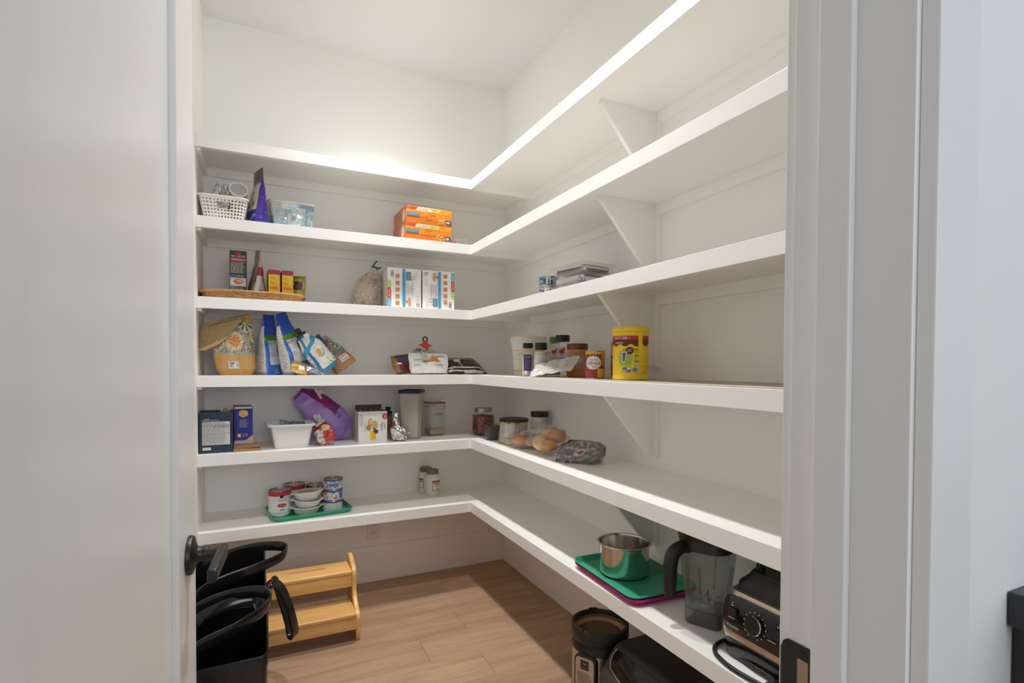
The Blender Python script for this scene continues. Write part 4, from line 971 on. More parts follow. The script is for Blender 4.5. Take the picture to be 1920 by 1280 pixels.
# ================================================================== SHELF 3
FLOW = [(.10, .05, (.74, .42, .10), (.55, .17, .05)), (.145, .115, (.05, .16, .12), (.62, .58, .42)), (.045, .11, (.60, .12, .06), (.72, .34, .16)), (.19, .07, (.62, .42, .07), (.18, .20, .08)), (.03, .045, (.42, .36, .25), (.12, .16, .14)), (.095, .175, (.55, .14, .08), (.70, .60, .40)), (.20, .16, (.08, .18, .15), (.55, .50, .38)), (.0, .17, (.62, .40, .10), (.30, .12, .06))]
def tiles(x, z):
    for cx, cz, a, b in FLOW:
        dx, dz = x-cx*1.22+.012, z-cz*1.22; d = math.hypot(dx, dz)
        if d < .041:
            if d > .036: return (.60, .54, .38)
            if d < .005: return b
            an = math.atan2(dz, dx)
            return a if math.sin(an*8) > -.1 else b if d < .027 else (.66, .58, .40)
    n = noise2(x*110, z*110, 7)
    return (.10, .14, .13) if n > .12 else ((.50, .46, .36) if n > -.15 else (.34, .20, .10))
def foldover(zf, r_, sx):
    def f(p, v):
        zf_ = zf+.28*p.x
        if p.z > zf_:
            d = p.z-zf_
            x = p.x-sx*d; y0 = p.y-.018
            if d < PI*r_: return Vector((x, p.y*max(.25, 1-d*12)-r_*(1-math.cos(d/r_)), zf_+r_*math.sin(d/r_)))
            return Vector((x, p.y*.25-2*r_-.022, zf_-(d-PI*r_)))
        return p
    return f
tb = thing('tortilla_chip_bag', 'big tan bag with orange flower tile pattern, its top folded over', 'bag', (-1.434, -.215, Z[3]), R(-4))
TB = Pouch(.168, .390, .105, [(0, .76), (.08, .94), (.25, 1), (.6, 1), (.75, 1.0), (.88, .84), (.96, .62), (1, .30)], [(0, .7), (.1, .95), (.3, 1), (.55, .75), (.68, .40), (.8, .10), (1, .03)], [(0, .5), (.5, .8), (1, 1)], foldover(.236, .020, .20), wr=.009, fr=13, seed=2, cx=[(0, .06), (.5, -.02), (.75, -.10), (1, -.26)])
def tbc(u, v, f, q):
    z_ = v*.39; x = u*.20
    if v < .235: return (.58, .33, .10)
    if v < .265: return (.20, .30, .30) if noise2(u*60, v*90, 1) > -.1 else (.45, .48, .42)
    if v < .60: return tiles(x, z_-.09)
    if v < .70: return (.52, .31, .11)
    if v < .95:
        if f: return (.30, .20, .07)
        return (.62, .16, .06) if (abs(u-.32) < .10 and v < .82) else ((.24, .17, .07) if noise2(u*6, v*9, 8) > -.25 else (.36, .24, .10))
    return (.55, .34, .14)
TB.build('wrapper', 'softgloss', tb, tbc, 150, 120)
prints('barcode', [('r', -.022, .030, .018, .064, (.62, .58, .50)), ('bar', -.018, .034, .014, .060, True)], TB.map(), 'paper', tb, cell=.006)
settle(tb, Z[3])

def almond(white_left):
    def c(u, v, f, q):
        g = q < .11 or q > .89     # side gusset
        if v > .80: return (.015, .06, .42)
        if g:
            return (.70, .69, .68) if (v > .04 and not (noise2(3, v*55, q*30) > .28)) else (.35, .35, .37)
        if not f: return (.02, .09, .45)
        if .56 < v < .655: return (.10, .26, .03)
        if v >= .655: return (.015, .08, .46)
        if .16 < v < .56 and .22 < u < .86:
            d = ((u-.76)/.13)**2+((v-.37)/.14)**2
            if d < 1: return (.22, .07, .025) if noise2(u*20, v*16, 2) > 0 else (.30, .11, .04)
            return (.72, .72, .71)
        if v < .15 and .3 < u < .8: return (.05, .20, .56)
        return (.02, .10, .46) if (int(u*34) % 2) else (.06, .20, .60)
    return c
for k, (x, yv, rt_) in enumerate(((-1.284, -.165, (0, R(-2), R(36))), (-1.170, -.222, (0, R(-19), R(34))))):
    t = thing('almond_bag', ('upright blue and white snack pouch beside the tile-patterned bag', 'tilted blue and white snack pouch leaning on the upright one')[k], 'bag', (x, yv, Z[3]), rot=rt_)
    P = Pouch(.115, .278, .092, [(0, .98), (.1, 1), (.6, .86), (.9, .55), (1, .48)], [(0, 1), (.25, .96), (.6, .55), (.88, .16), (1, .04)], [(0, .42), (.4, .55), (.8, .9), (1, 1)], wr=.004, fr=16, seed=k*5+1)
    P.build('wrapper', 'gloss', t, almond(True), 120, 90)
    prints('lettering', [('t', 'Natural', -.012, .148, .011, (.12, .14, .20), 12, .036), ('lines', -.03, .085, .0, .105, 2, (.35, .38, .45), 3), ('t', 'K', .0, .022, .012, WH), ('lines', -.012, .006, .012, .014, 1, WH)], P.map(), 'paper', t, cell=.004)
    settle(t, Z[3])
sb = thing('nut_packet', 'small gold nut packet lying below the tilted snack pouch', 'packet', (-1.168, -.318, Z[3]), rot=(R(-35), R(12), R(10)))
Pouch(.080, .062, .040, [(0, .9), (.5, 1), (1, .95)], [(0, .3), (.4, 1), (1, .08)], wr=.007, fr=30, seed=6).build('wrapper', 'film', sb, lambda u, v, f, q: WH if (abs(u-.55) < .16 and abs(v-.35) < .16 and f) else ((.50, .28, .04) if noise2(u*8, v*8, 2) > 0 else (.62, .42, .10)), 60, 40)
settle(sb, Z[3])
sb = thing('striped_packet', 'small grey striped packet under the teal and white bag', 'packet', (-1.112, -.318, Z[3]), rot=(R(-45), R(18), R(14)))
Pouch(.070, .050, .030, [(0, .9), (1, 1)], [(0, .3), (.4, 1), (1, .08)], wr=.006, fr=30, seed=9).build('wrapper', 'metalfilm', sb, lambda u, v, f, q: (.55, .56, .62) if int((u+v)*13) % 2 else (.16, .17, .26), 60, 40)
settle(sb, Z[3])
te = thing('snack_bag', 'white and teal snack bag tilted over, clipped shut at the top', 'bag', (-1.032, -.285, Z[3]), rot=(R(-8), R(-38), R(6)))
TE = Pouch(.105, .215, .068, [(0, .85), (.12, 1), (.6, .98), (.85, .62), (1, .36)], [(0, .4), (.2, 1), (.6, .85), (.88, .3), (1, .10)], [(0, .75), (1, 1)], wr=.007, fr=18, seed=14)
TEAL = (.015, .20, .36)
def tec(u, v, f, q):
    n = noise2(u*3, v*4, 6)*.05
    if v > .86: return TEAL if u < .6 else WH
    if .60+n < v-.25*(u-.5) < .70+n: return (.05, .30, .52)
    if .12+n < u < .26+n: return TEAL
    if v < .08 and u > .2: return TEAL
    d = ((u-.60)/.16)**2+((v-.42)/.09)**2
    if f and d < 1 and u < .66: return (.66, .44, .10)
    if f and .9 < d < 1.5 and v < .46 and u > .45: return (.12, .22, .42)
    if f and ((u-.70)/.05)**2+((v-.22)/.035)**2 < 1: return (.55, .46, .04)
    if f and v < .16 and u > .62 and noise2(u*24, v*24, 3) > .15: return (.05, .10, .08)
    if u < .12 and v < .55 and noise2(2, v*60, 1) > .1: return (.30, .32, .36)
    return (.72, .72, .70)
TE.build('wrapper', 'softgloss', te, tec, 110, 90); settle(te, Z[3])
clip('bag_clip', 'black and white clip on the teal and white bag', (-1.160, -.312, Z[3]+.183), (R(0), R(-40), R(10)), 'blackplastic', .045, .03)
bp_ = thing('cracker_pouch', 'rust brown pouch with flower tiles, tilted over and clipped', 'bag', (-.945, -.175, Z[3]), rot=(R(-6), R(-36), R(-2)))
BP = Pouch(.118, .185, .060, [(0, .98), (.1, 1), (.5, .82), (.85, .42), (1, .26)], [(0, 1), (.2, .95), (.6, .6), (1, .10)], [(0, .5), (1, 1)], wr=.004, fr=16, seed=17)
BP.build('wrapper', 'softgloss', bp_, lambda u, v, f, q: (.42, .19, .075) if v < .42 else ((.55, .10, .06) if ((u-.25)/.3)**2+((v-.82)/.12)**2 < 1 else ((.16, .30, .30) if v < .52 else tiles(u*.12+.05, v*.2))), 100, 80)
prints('barcode', [('r', -.002, .030, .042, .062, (.66, .64, .60)), ('bar', .001, .033, .039, .059, True)], BP.map(), 'paper', bp_, cell=.006)
settle(bp_, Z[3])
clip('bag_clip', 'dark teal spring clip on the rust brown pouch', (-1.058, -.205, Z[3]+.150), (R(0), R(-32), R(0)), 'tealclip', .05, .045)

pk = thing('dark_snack_bag', 'dark purple crisp bag lying behind the white clipped bag', 'bag', (-.655, -.215, Z[3]), rot=(R(-30), R(-8), R(4)))
Pouch(.120, .105, .055, [(0, .9), (.5, 1), (1, .9)], [(0, .4), (.4, 1), (1, .08)], wr=.007, seed=3).build('wrapper', 'film', pk, lambda u, v, f, q: (.05, .02, .07) if v > .4 and u > .2 else ((.28, .15, .04) if u < .25 else (.14, .02, .03)), 60, 40); settle(pk, Z[3])
rb2 = thing('ranch_bag', 'pale crumpled snack bag behind the white bag with the orange clip', 'bag', (-.545, -.195, Z[3]), rot=(R(-10), 0, R(4)))
Pouch(.190, .135, .050, [(0, .9), (.5, 1), (.85, .72), (1, .45)], [(0, .8), (.4, 1), (.8, .4), (1, .1)], wr=.010, fr=24, seed=31).build('wrapper', 'softgloss', rb2, lambda u, v, f, q: (.06, .06, .08) if (.62 < v < .70 and noise2(u*20, v*5, 2) > .1) else ((.30, .22, .26) if (v > .85 and u < .35) else (.60, .59, .57)), 90, 60); settle(rb2, Z[3])
wt = thing('ranch_chip_bag', 'white snack bag with orange triangle, held by a grey clip', 'bag', (-.548, -.268, Z[3]), rot=(R(-12), 0, R(4)))
WT = Pouch(.205, .105, .060, [(0, .92), (.3, .96), (.8, 1), (1, 1.0)], [(0, .7), (.3, 1), (.7, .7), (1, .08)], [(0, .75), (1, 1)], wr=.015, fr=22, seed=25)
def wtc(u, v, f, q):
    if f and .55 < v < .93 and abs(u-.60) < (.93-v)*.52: return (.60, .22, .05)
    if f and .53 < v < .62 and .28 < u < .60: return (.55, .24, .09)
    return (.74, .73, .72)
WT.build('wrapper', 'softgloss', wt, wtc, 130, 80)
prints('lettering', [('t', 'DANIELS', -.062, .068, .008, (.05, .08, .25), 0, .038), ('t', 'RANCH', .060, .086, .010, (.03, .04, .10), 5, .044), ('lines', .035, .035, .075, .043, 1, (.15, .14, .14), 4), ('lines', -.085, .035, -.055, .045, 2, (.3, .28, .26), 5)], WT.map(), 'paper', wt, cell=.006)
settle(wt, Z[3])
rc_ = thing('bag_clip', 'orange-red star shaped clip with ring on top of the pale bag', 'bag clip', (-.552, -.205, Z[3]+.142), rot=(R(-10), R(3), R(4)))
prism('plate', [(-.038, .010), (-.018, .004), (-.012, -.016), (.012, -.016), (.022, .002), (.038, .010), (.016, .018), (.010, .032), (-.010, .032), (-.016, .018)], 'y', -.004, .004, 'redclip', rc_, bev=.001)
o = lathe('ring', [(.009, -.003), (.015, -.003), (.015, .003), (.009, .003), (.009, -.003)], 'blackplastic', rc_, n=28, cap0=False, cap1=False); o.matrix_basis = Matrix.Translation((0, 0, .042)) @ Matrix.Rotation(R(90), 4, 'X')
gc = thing('bag_clip', 'pale grey clip with round hole on the white snack bag', 'bag clip', (-.578, -.282, Z[3]+.100), rot=(R(-12), R(-4), R(4)))
prism('plate', [(-.017, -.028), (.017, -.028), (.011, .012), (.011, .026), (.006, .034), (-.006, .034), (-.011, .026), (-.011, .012)], 'y', -.004, .004, 'silverplastic', gc, bev=.001)
o = lathe('ring', [(.004, -.0015), (.008, -.0015), (.008, .0015), (.004, .0015), (.004, -.0015)], 'darkgrey', gc, n=24, cap0=False, cap1=False); o.matrix_basis = Matrix.Translation((0, -.0045, .020)) @ Matrix.Rotation(R(90), 4, 'X')
bk = thing('black_chip_bag', 'glossy black snack bag with white stripes lying in the shelf corner', 'bag', (-.335, -.225, Z[3]), rot=(R(-46), R(0), R(-6)))
BK = Pouch(.215, .120, .055, [(0, 1), (.5, .96), (.9, .82), (1, .78)], [(0, .15), (.35, 1), (.7, .8), (1, .08)], [(0, .9), (1, 1)], wr=.007, fr=18, seed=19, cx=[(0, .06), (1, -.10)])
def bkc(u, v, f, q):
    if .08 < v < .15 or .22 < v < .27: return (.66, .65, .62)
    if v < .08 and .42 < u < .9: return (.62, .60, .52)
    if ((u-.36)/.10)**2+((v-.66)/.12)**2 < 1: return (.58, .50, .36)
    if .36 < u < .43 and .3 < v < .6: return (.28, .27, .26)
    if v > .86 and .45 < u < .75: return (.30, .26, .09)
    if v > .7 and noise2(u*40, v*30, 2) > .1: return (.22, .20, .12)
    return (.012, .012, .014)
BK.build('wrapper', 'film', bk, bkc, 120, 80); settle(bk, Z[3])

# shelf liner on the side run
ln = []
NL = 60
for j in range(NL+1):
    yy = -.86-1.60*j/NL
    wv = .006*noise2(j*.35, 1, 3)
    ln.append([(-.330+wv, yy, .0008), (-.330+wv, yy, .0020), (-.005, yy, .0020+.010*max(0, noise2(j*.22, 2, 5))*(1 if j > 30 else 0)), (-.005, yy, .0008)])
lo2 = loft('shelf_liner', ln, 'liner', None, True, True, True, 50)
lo2.location = (0, 0, Z[3]); tag(lo2, 'brown paper liner covering the side run under the yellow canister', 'shelf liner')

ZL = Z[3]+.002
# big pale tub
tu = thing('yogurt_tub', 'big pale plastic tub with orange bands in the shelf corner', 'tub', (-.130, -.560, Z[3]), R(-36))
TR = .086
lathe('tub', [(.070, 0), (.072, .003), (.080, .128), (.082, .132)], 'creamplastic', tu, n=56)
def tubl(q, v):
    x = ((q+.25) % 1)
    if v > .93 or v < .05: return (.66, .28, .06)
    if noise2(q*26, v*16, 4) > .33 and .35 < v < .8: return (.36, .40, .20)
    return (.64, .60, .46)
loft('wrap', [[(x, y_, .018+.106*j/24) for x, y_, _ in ring(.0712+.0083*(.018+.106*j/24)/.13+.0006, 0, 90)] for j in range(25)], 'paper', tu, False, False, True, 60, tubl)
lathe('lid', [(.080, .128), (.084, .130), (.084, .148), (.086, .150), (.086, .160), (.088, .162), (.088, .172), (.090, .174), (.090, .186), (.086, .190)], 'creamplastic', tu, n=56)
# spice bottles
def spice(label, loc, rz, w_, h, lid, body, fill, lidm, lab, square=True, lidw=None):
    t = thing('spice_bottle', label, 'spice bottle', loc, rz, 'spice bottles')
    lw_ = lidw or w_*.82
    if square:
        loft('bottle', [rrect(a, a, a*.22, 5, z_) for a, z_ in ((w_*.94, 0), (w_, .004), (w_, h*.70), (w_*.94, h*.76), (lw_*.82, h*.84), (lw_*.80, h*.87))], body, t)
        if fill: loft('spice', [rrect(a, a, a*.2, 5, z_) for a, z_ in ((w_*.88, .004), (w_*.93, .008), (w_*.93, h*.60), (w_*.9, h*.61))], fill, t)
    else:
        lathe('bottle', [(w_*.47, 0), (w_*.5, .004), (w_*.5, h*.72), (w_*.46, h*.77), (w_*.42, h*.80)], body, t, n=36)
        if fill: lathe('spice', [(w_*.46, .004), (w_*.47, h*.74)], fill, t, n=30)
    lathe('lid', [(lw_*.5, h*.84 if square else h*.79), (lw_*.52, h*.85 if square else h*.80), (lw_*.52, h*.985), (lw_*.49, h)], lidm, t, n=30)
    if lab:
        if square: prints('label', lab, planemap((0, -w_/2-.0002, 0), (1, 0, 0), (0, 0, 1)), 'paper', t)
        else: prints('label', lab, cylmap(w_*.5+.0002), 'paper', t, cell=.004)
    return t
spice('square tan spice bottle with a purple label and black lid', (-.265, -.815, ZL), R(-24), .052, .145, .0, 'clear', 'rice', 'blackplastic', [('r', -.020, .006, .014, .094, (.06, .02, .14)), ('r', -.016, .082, .010, .086, (.62, .48, .10)), ('lines', -.017, .03, .011, .078, 6, (.24, .20, .34), 3), ('r', -.018, .008, -.004, .024, WH), ('bar', -.002, .008, .012, .022, True)])
spice('round tan spice bottle with a white label and black lid', (-.252, -.910, ZL), R(-45), .060, .143, .0, 'clear', 'rice', 'blackplastic', [('r', -.046, .022, .046, .090, (.70, .69, .67)), ('lines', .004, .030, .028, .086, 9, (.38, .40, .42), 2), ('p', [(-.030, .028), (-.022, .032), (-.016, .026), (-.018, .036), (-.010, .044), (-.020, .040), (-.026, .048), (-.026, .038), (-.034, .036)], (.24, .05, .04)), ('r', -.036, .074, -.030, .090, (.30, .06, .08)), ('lines', -.042, .05, -.03, .074, 4, (.15, .15, .2), 6)], square=False)
badia = [('r', -.018, .030, .018, .128, (.62, .61, .58)), ('r', -.012, .100, .010, .116, (.45, .03, .08)), ('e', .008, .117, .006, .006, (.35, .04, .06)), ('r', -.006, .092, .006, .095, (.45, .03, .06)), ('t', 'Comino', 0, .080, .008, (.06, .07, .09), 0, .030), ('r', -.013, .068, .013, .071, (.08, .08, .10)), ('e', .0, .044, .008, .006, (.15, .15, .17))]
spice('tall clear spice bottle with a green lid', (-.120, -.800, ZL), R(-34), .052, .176, .0, 'clear', 'brownrice', 'greenlid', badia, lidw=.046)
spice('tall clear spice bottle with a wide black lid', (-.130, -.885, ZL), R(-38), .054, .180, .0, 'clear', None, 'blackplastic', badia, lidw=.060)
pj = thing('peanut_butter_jar', 'squat peanut butter jar with a brown lid', 'jar', (-.150, -1.035, ZL), R(-45))
lathe('jar', [(.040, 0), (.044, .005), (.045, .100), (.042, .112), (.038, .116)], 'bread', pj, n=40)
prints('label', [('r', -.046, .030, .046, .084, (.55, .34, .22)), ('r', -.042, .058, .0, .080, (.28, .03, .03)), ('e', .016, .070, .014, .009, (.66, .62, .58)), ('lines', .006, .066, .026, .073, 1, (.3, .25, .2)), ('p', [(-.040, .034), (-.012, .034), (-.004, .056), (-.038, .056)], (.20, .30, .06)), ('lines', -.038, .060, -.006, .076, 2, (.60, .2, .1), 3)], cylmap(.0452), 'paper', pj, cell=.005)
lathe('lid', [(.042, .113), (.0435, .115), (.0435, .134), (.041, .137)], 'brownlid', pj, n=40)
zb_ = thing('zip_bag', 'clear zip bag of pale flour lying before the spice bottles', 'bag', (-.268, -1.050, ZL), rot=(0, 0, R(-58)))
def zdef(p, v):
    # lies on its back: thin at one corner, propped up at the other
    return Vector((p.x, -.035+p.z*.50-p.y*.25, max(.0, .018+.30*p.y*-1+.18*(p.x+.06)+p.z*.40+.012*noise2(p.x*30, p.z*30, 2))))
ZB = Pouch(.205, .135, .060, [(0, .96), (.5, 1), (1, .98)], [(0, .08), (.35, 1), (.75, .8), (1, .05)], [(0, .9), (1, 1)], zdef, wr=.003, fr=16, seed=40)
ZB.build('wrapper', 'film', zb_, lambda u, v, f, q: (.50, .46, .43) if noise2(u*4, v*4, 1) > -.1 else (.60, .57, .54), 100, 70); settle(zb_, ZL)

BE = (.30, .03, .035); YE = (.72, .46, .05)
def bean(x, z_, v):
    if v > .90+.03*math.sin(x*620): return YE
    if x > .046 or x < -.075: return (.55, .36, .07)
    d = ((x+.004)/.030)**2+((z_-.056)/.024)**2
    if d < 1: return (.72, .70, .68)
    if ((x-.038)/.010)**2+((z_-.068)/.026)**2 < 1: return (.56, .30, .08)
    if x > .012 and z_ < .034: return YE
    return BE
can('yellow and maroon can lettered refried beside the yellow canister', (-.245, -1.300, ZL), .0345, .100, bean, rz=R(-42), text=[('t', 'refried', -.002, .056, .013, (.16, .03, .06), 0, .046), ('t', 'Traditional', .0, .068, .005, (.35, .25, .28), 0, .03), ('t', 'Beans', .006, .043, .006, (.35, .25, .28), 0, .02)])
def cocoa(x, z_, v):
    if v > .60: return (.66, .18, .03)
    return (.55, .42, .30) if noise2(x*120, z_*120, 2) > .28 else (.20, .02, .02)
can('orange and dark red tin half hidden behind the yellow canister', (-.130, -1.300, ZL), .037, .135, cocoa, rz=R(-42), cap='goldmetal', name='food_tin', text=[('r', -.036, .112, -.004, .128, (.08, .05, .02)), ('t', 'ROXS', -.019, .120, .010, (.60, .44, .12), 0, .028), ('lines', -.034, .082, -.010, .100, 3, (.70, .60, .50), 2)])
ns = thing('drink_canister', 'large yellow cocoa drink canister with brown and green label', 'canister', (-.218, -1.466, ZL), R(-44))
NR = .0585
lathe('body', [(NR-.003, 0), (NR+.001, .003), (NR+.001, .012), (NR-.001, .016), (NR-.001, .146), (NR, .148)], 'yellowplastic', ns, n=64)
lathe('lid', [(NR+.0005, .146), (NR+.002, .148), (NR+.002, .156), (NR+.0005, .157), (NR+.0025, .159), (NR+.0025, .170), (NR-.001, .174)], 'yellowplastic', ns, n=64)
YL = (.84, .60, .015)
def nsl(q, v):
    x = ((q+.75) % 1-.5)*2*PI*NR; z_ = .018+.126*v
    gap = .030 < x < .046
    top = z_ > .112+.004*math.sin(x*170+.6)
    if top and not gap: return (.48, .03, .04) if z_ > .130 else (.13, .022, .016)
    if ((x+.012)/.024)**2+((z_-.072)/.036)**2 < 1 and z_ < .094 and z_ > .046: return (.30, .48, .05) if z_ < .070 else (.36, .42, .20)
    if x > .050 and noise2(x*160, z_*160, 3) > .25 and z_ < .1: return (.45, .32, .03)
    return YL
loft('paper_label', [[(x, y_, .018+.126*j/70) for x, y_, _ in ring(NR-.0006, 0, 200)] for j in range(71)], 'paper', ns, False, False, True, 60, nsl)
DK = (.10, .02, .015)
prints('lettering', [('t', 'PARTY SIZE +', -.026, .137, .0085, WH, 0, .058), ('t', 'instant', -.034, .122, .007, WH, 0, .030), ('e', .003, .096, .013, .0115, DK), ('lines', -.005, .091, .012, .101, 3, (.62, .55, .5), 2),
                     ('p', [(-.024, .092), (-.004, .093), (-.011, .058), (-.020, .058)], WH), ('p', [(-.021, .089), (-.008, .090), (-.0125, .061), (-.0185, .061)], (.16, .10, .09)), ('p', [(-.018, .096), (-.014, .106), (-.016, .094)], DK), ('p', [(-.010, .096), (-.003, .104), (-.007, .093)], DK),
                     ('r', .017, .098, .031, .101, (.15, .1, .02)), ('lines', .018, .087, .030, .097, 3, (.4, .3, .02)), ('r', .017, .078, .031, .081, (.15, .1, .02)), ('lines', .018, .067, .030, .077, 3, (.4, .3, .02)), ('r', .017, .060, .031, .063, (.1, .07, .02)), ('r', .019, .046, .028, .058, (.35, .35, .33)), ('e', .0235, .052, .003, .003, WH),
                     ('r', -.018, .026, .006, .042, (.14, .16, .30)), ('r', -.004, .035, .005, .041, WH), ('r', -.017, .027, -.006, .034, (.5, .5, .55)), ('bar', .010, .026, .030, .042, True)], cylmap(NR+.0001), 'paper', ns, cell=.004)

# ================================================================== SHELF 4
wk = thing('wicker_tray', 'oval woven wicker tray at the end of the shelf', 'tray', (-1.350, -.195, Z[4]))
def oval(w_, d_, z_, n=64, e=.55):
    return [(w_/2*math.copysign(abs(math.cos(2*PI*i/n))**e, math.cos(2*PI*i/n)), d_/2*math.copysign(abs(math.sin(2*PI*i/n))**e, math.sin(2*PI*i/n)), z_) for i in range(n)]
loft('base', [oval(.392, .262, 0), oval(.400, .270, .002), oval(.392, .262, .006)], 'tanwicker', wk)
for k in range(4):
    pts = [(x, y_, .006+.0065*k+.0016*(1 if (i+k) % 2 else -1)) for i, (x, y_, _) in enumerate(oval(.398+.0035*k, .268+.0035*k, 0, 96))]
    tube('weaver', pts+[pts[0]], .0040, 'tanwicker', wk, n=6)
tp_ = [(x, y_, .032) for x, y_, _ in oval(.420, .290, 0, 64)]
tube('rim', tp_+[tp_[0]], .0062, 'tanwicker', wk, n=8)
ZW = Z[4]+.0065
BK_ = (.045, .038, .034)
carton('biscuit_mix_box', 'tall black carton with a lobster dish picture on the woven tray', 'box', (-1.417, -.170, ZW), R(3), (.068, .125, .218), (BK_, (.30, .20, .10), (.05, .04, .035)),
    front=[('e', 0, .204, .010, .006, (.42, .03, .07)), ('t', 'RED LOBSTER', 0, .193, .008, (.72, .70, .66), 0, .054), ('r', -.030, .172, .030, .184, (.50, .06, .10)), ('lines', -.026, .174, .026, .183, 2, (.75, .55, .55), 3), ('lines', -.030, .118, .030, .168, 10, (.55, .53, .50), 6), ('r', -.034, .0, -.008, .112, (.06, .10, .22)), ('lines', -.006, .102, .028, .110, 2, (.6, .58, .55), 2), ('r', -.033, .060, .030, .098, (.52, .50, .52)), ('e', -.006, .078, .026, .014, (.66, .65, .64)), ('e', .0, .081, .019, .012, (.55, .17, .06)), ('e', .004, .084, .010, .006, (.75, .36, .16)), ('lines', -.031, .010, .026, .056, 8, (.45, .48, .55), 9)],
    side=[('r', -.060, .02, .060, .21, (.33, .20, .08)), ('e', .02, .10, .03, .05, (.20, .11, .04))])
pp = thing('pretzel_pouch', 'tapering grey pouch with red panel between the black carton and yellow boxes', 'bag', (-1.341, -.165, ZW), rot=(0, R(8), R(-79)))
PP = Pouch(.130, .228, .076, [(0, 1), (.6, .97), (1, .90)], [(0, 1), (.2, .9), (.55, .45), (.85, .10), (1, .02)], [(0, .45), (.5, .7), (1, 1)], wr=.004, fr=14, seed=12)
def ppc(u, v, f, q):
    if .40 < q < .60:
        if v < .50: return (.60, .59, .57) if q < .5 else ((.36, .15, .05) if v < .22 else (.40, .36, .36))
        return (.30, .02, .03) if v < .66 else (.50, .36, .22)
    if f: return (.28, .24, .21) if noise2(u*5, v*6, 1) > -.3 else (.20, .13, .09)
    return (.30, .10, .05)
PP.build('wrapper', 'softgloss', pp, ppc, 90, 70); settle(pp, ZW)
YB = (.86, .56, .02)
for k in range(2):
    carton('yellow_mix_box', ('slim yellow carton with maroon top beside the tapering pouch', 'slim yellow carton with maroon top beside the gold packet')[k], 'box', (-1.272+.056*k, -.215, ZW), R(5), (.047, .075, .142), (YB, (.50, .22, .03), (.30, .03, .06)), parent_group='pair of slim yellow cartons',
        front=[('r', -.0235, .122, .0235, .142, (.28, .02, .08)), ('lines', -.022, .124, .022, .141, 5, (.45, .08, .10), 2), ('p', [(-.0235+.0047*i, .122-.0025*(i % 2)) for i in range(11)]+[(.0235, .124), (-.0235, .124)], (.28, .02, .08)), ('lines', -.018, .098, .004, .112, 3, (.45, .28, .02), 3), ('e', .012, .102, .008, .005, (.60, .50, .20)), ('lines', -.018, .074, .004, .090, 3, (.45, .28, .02), 5), ('e', .013, .079, .006, .004, (.70, .45, .15)), ('r', -.019, .054, .017, .067, (.70, .20, .03)), ('lines', -.018, .032, .018, .046, 2, (.25, .13, .02), 4), ('r', -.017, .004, .018, .012, (.10, .12, .16))])
gp = thing('chocolate_chip_packet', 'small gold packet of dark chocolate pieces beside the yellow cartons', 'packet', (-1.172, -.205, ZW), rot=(0, R(2), R(-30)))
GP = Pouch(.080, .128, .040, [(0, .96), (1, 1)], [(0, .5), (.3, 1), (.8, .5), (1, .04)], [(0, .7), (1, 1)], wr=.004, seed=33)
GP.build('wrapper', 'film', gp, lambda u, v, f, q: (.30, .22, .02) if (u > .86 or v > .86) else (((.05, .02, .012) if noise2(u*12, v*14, 2) > -.25 else (.40, .36, .34)) if .46 < v < .80 and u > .25 else (.46, .36, .07)), 70, 50); settle(gp, ZW)

mb = thing('mushroom_bag', 'clear bag of pale chunks tied with a dark teal tie', 'bag', (-.850, -.185, Z[4]), rot=(R(-4), R(6), R(8)))
MBp = Pouch(.140, .215, .095, [(0, .95), (.12, 1.05), (.4, 1.02), (.70, .74), (.88, .42), (1, .22)], [(0, .85), (.15, 1), (.45, .95), (.75, .55), (.92, .28), (1, .2)], [(0, .75), (1, 1)], wr=.010, fr=24, seed=44, cx=[(0, -.02), (.5, .02), (1, .24)])
MBp.build('wrapper', 'hazefilm', mb, lambda u, v, f, q: (.5, .5, .5))
rgm = random.Random(9)
Vm, Fm, Cm = [], [], []
for _ in range(340):
    v = rgm.uniform(.03, .80); q = rgm.random(); c = MBp.at(q, v); ctr = MBp.at(.25, v)*.5+MBp.at(.75, v)*.5
    c = ctr+(c-ctr)*rgm.uniform(.70, .90); b = len(Vm); s_ = rgm.uniform(.006, .012)
    ax = [Vector((rgm.uniform(-1, 1), rgm.uniform(-1, 1), rgm.uniform(-1, 1))).normalized()*s_]; ax.append(ax[0].orthogonal().normalized()*s_*rgm.uniform(.5, 1)); ax.append(ax[0].cross(ax[1]).normalized()*s_*.6)
    Vm += [tuple(c+ax[0]), tuple(c-ax[0]), tuple(c+ax[1]), tuple(c-ax[1]), tuple(c+ax[2]), tuple(c-ax[2])]
    col = rgm.choice([(.72, .58, .46), (.62, .46, .34), (.46, .30, .20), (.78, .66, .56), (.55, .40, .30)])
    for f in ((0, 2, 4), (2, 1, 4), (1, 3, 4), (3, 0, 4), (2, 0, 5), (1, 2, 5), (3, 1, 5), (0, 3, 5)): Fm.append(tuple(b+i for i in f)); Cm.append(col)
o = mesh('chunks', Vm, Fm, 'paper', mb, True, Cm); o['kind'] = 'stuff'
blob('core', ((.0, .0, .085), (.052, .034, .075)), 'nut', mb, None, .2, 18, 2)
settle(mb, Z[4])
tt = thing('bag_tie', 'dark teal clip on the clear bag of pale chunks', 'bag clip', (-.812, -.195, Z[4]+.205), rot=(0, R(20), R(8)))
tube('band', [(-.014, 0, 0), (-.004, -.006, .003), (.010, -.004, .004), (.018, 0, 0)], .005, 'tealclip', tt)
tube('tail', [(-.008, 0, .002), (-.006, 0, .020), (.002, 0, .038)], .004, 'tealclip', tt)
tube('tail', [(.012, 0, .002), (.022, -.002, .008), (.030, -.003, .016)], .004, 'tealclip', tt)

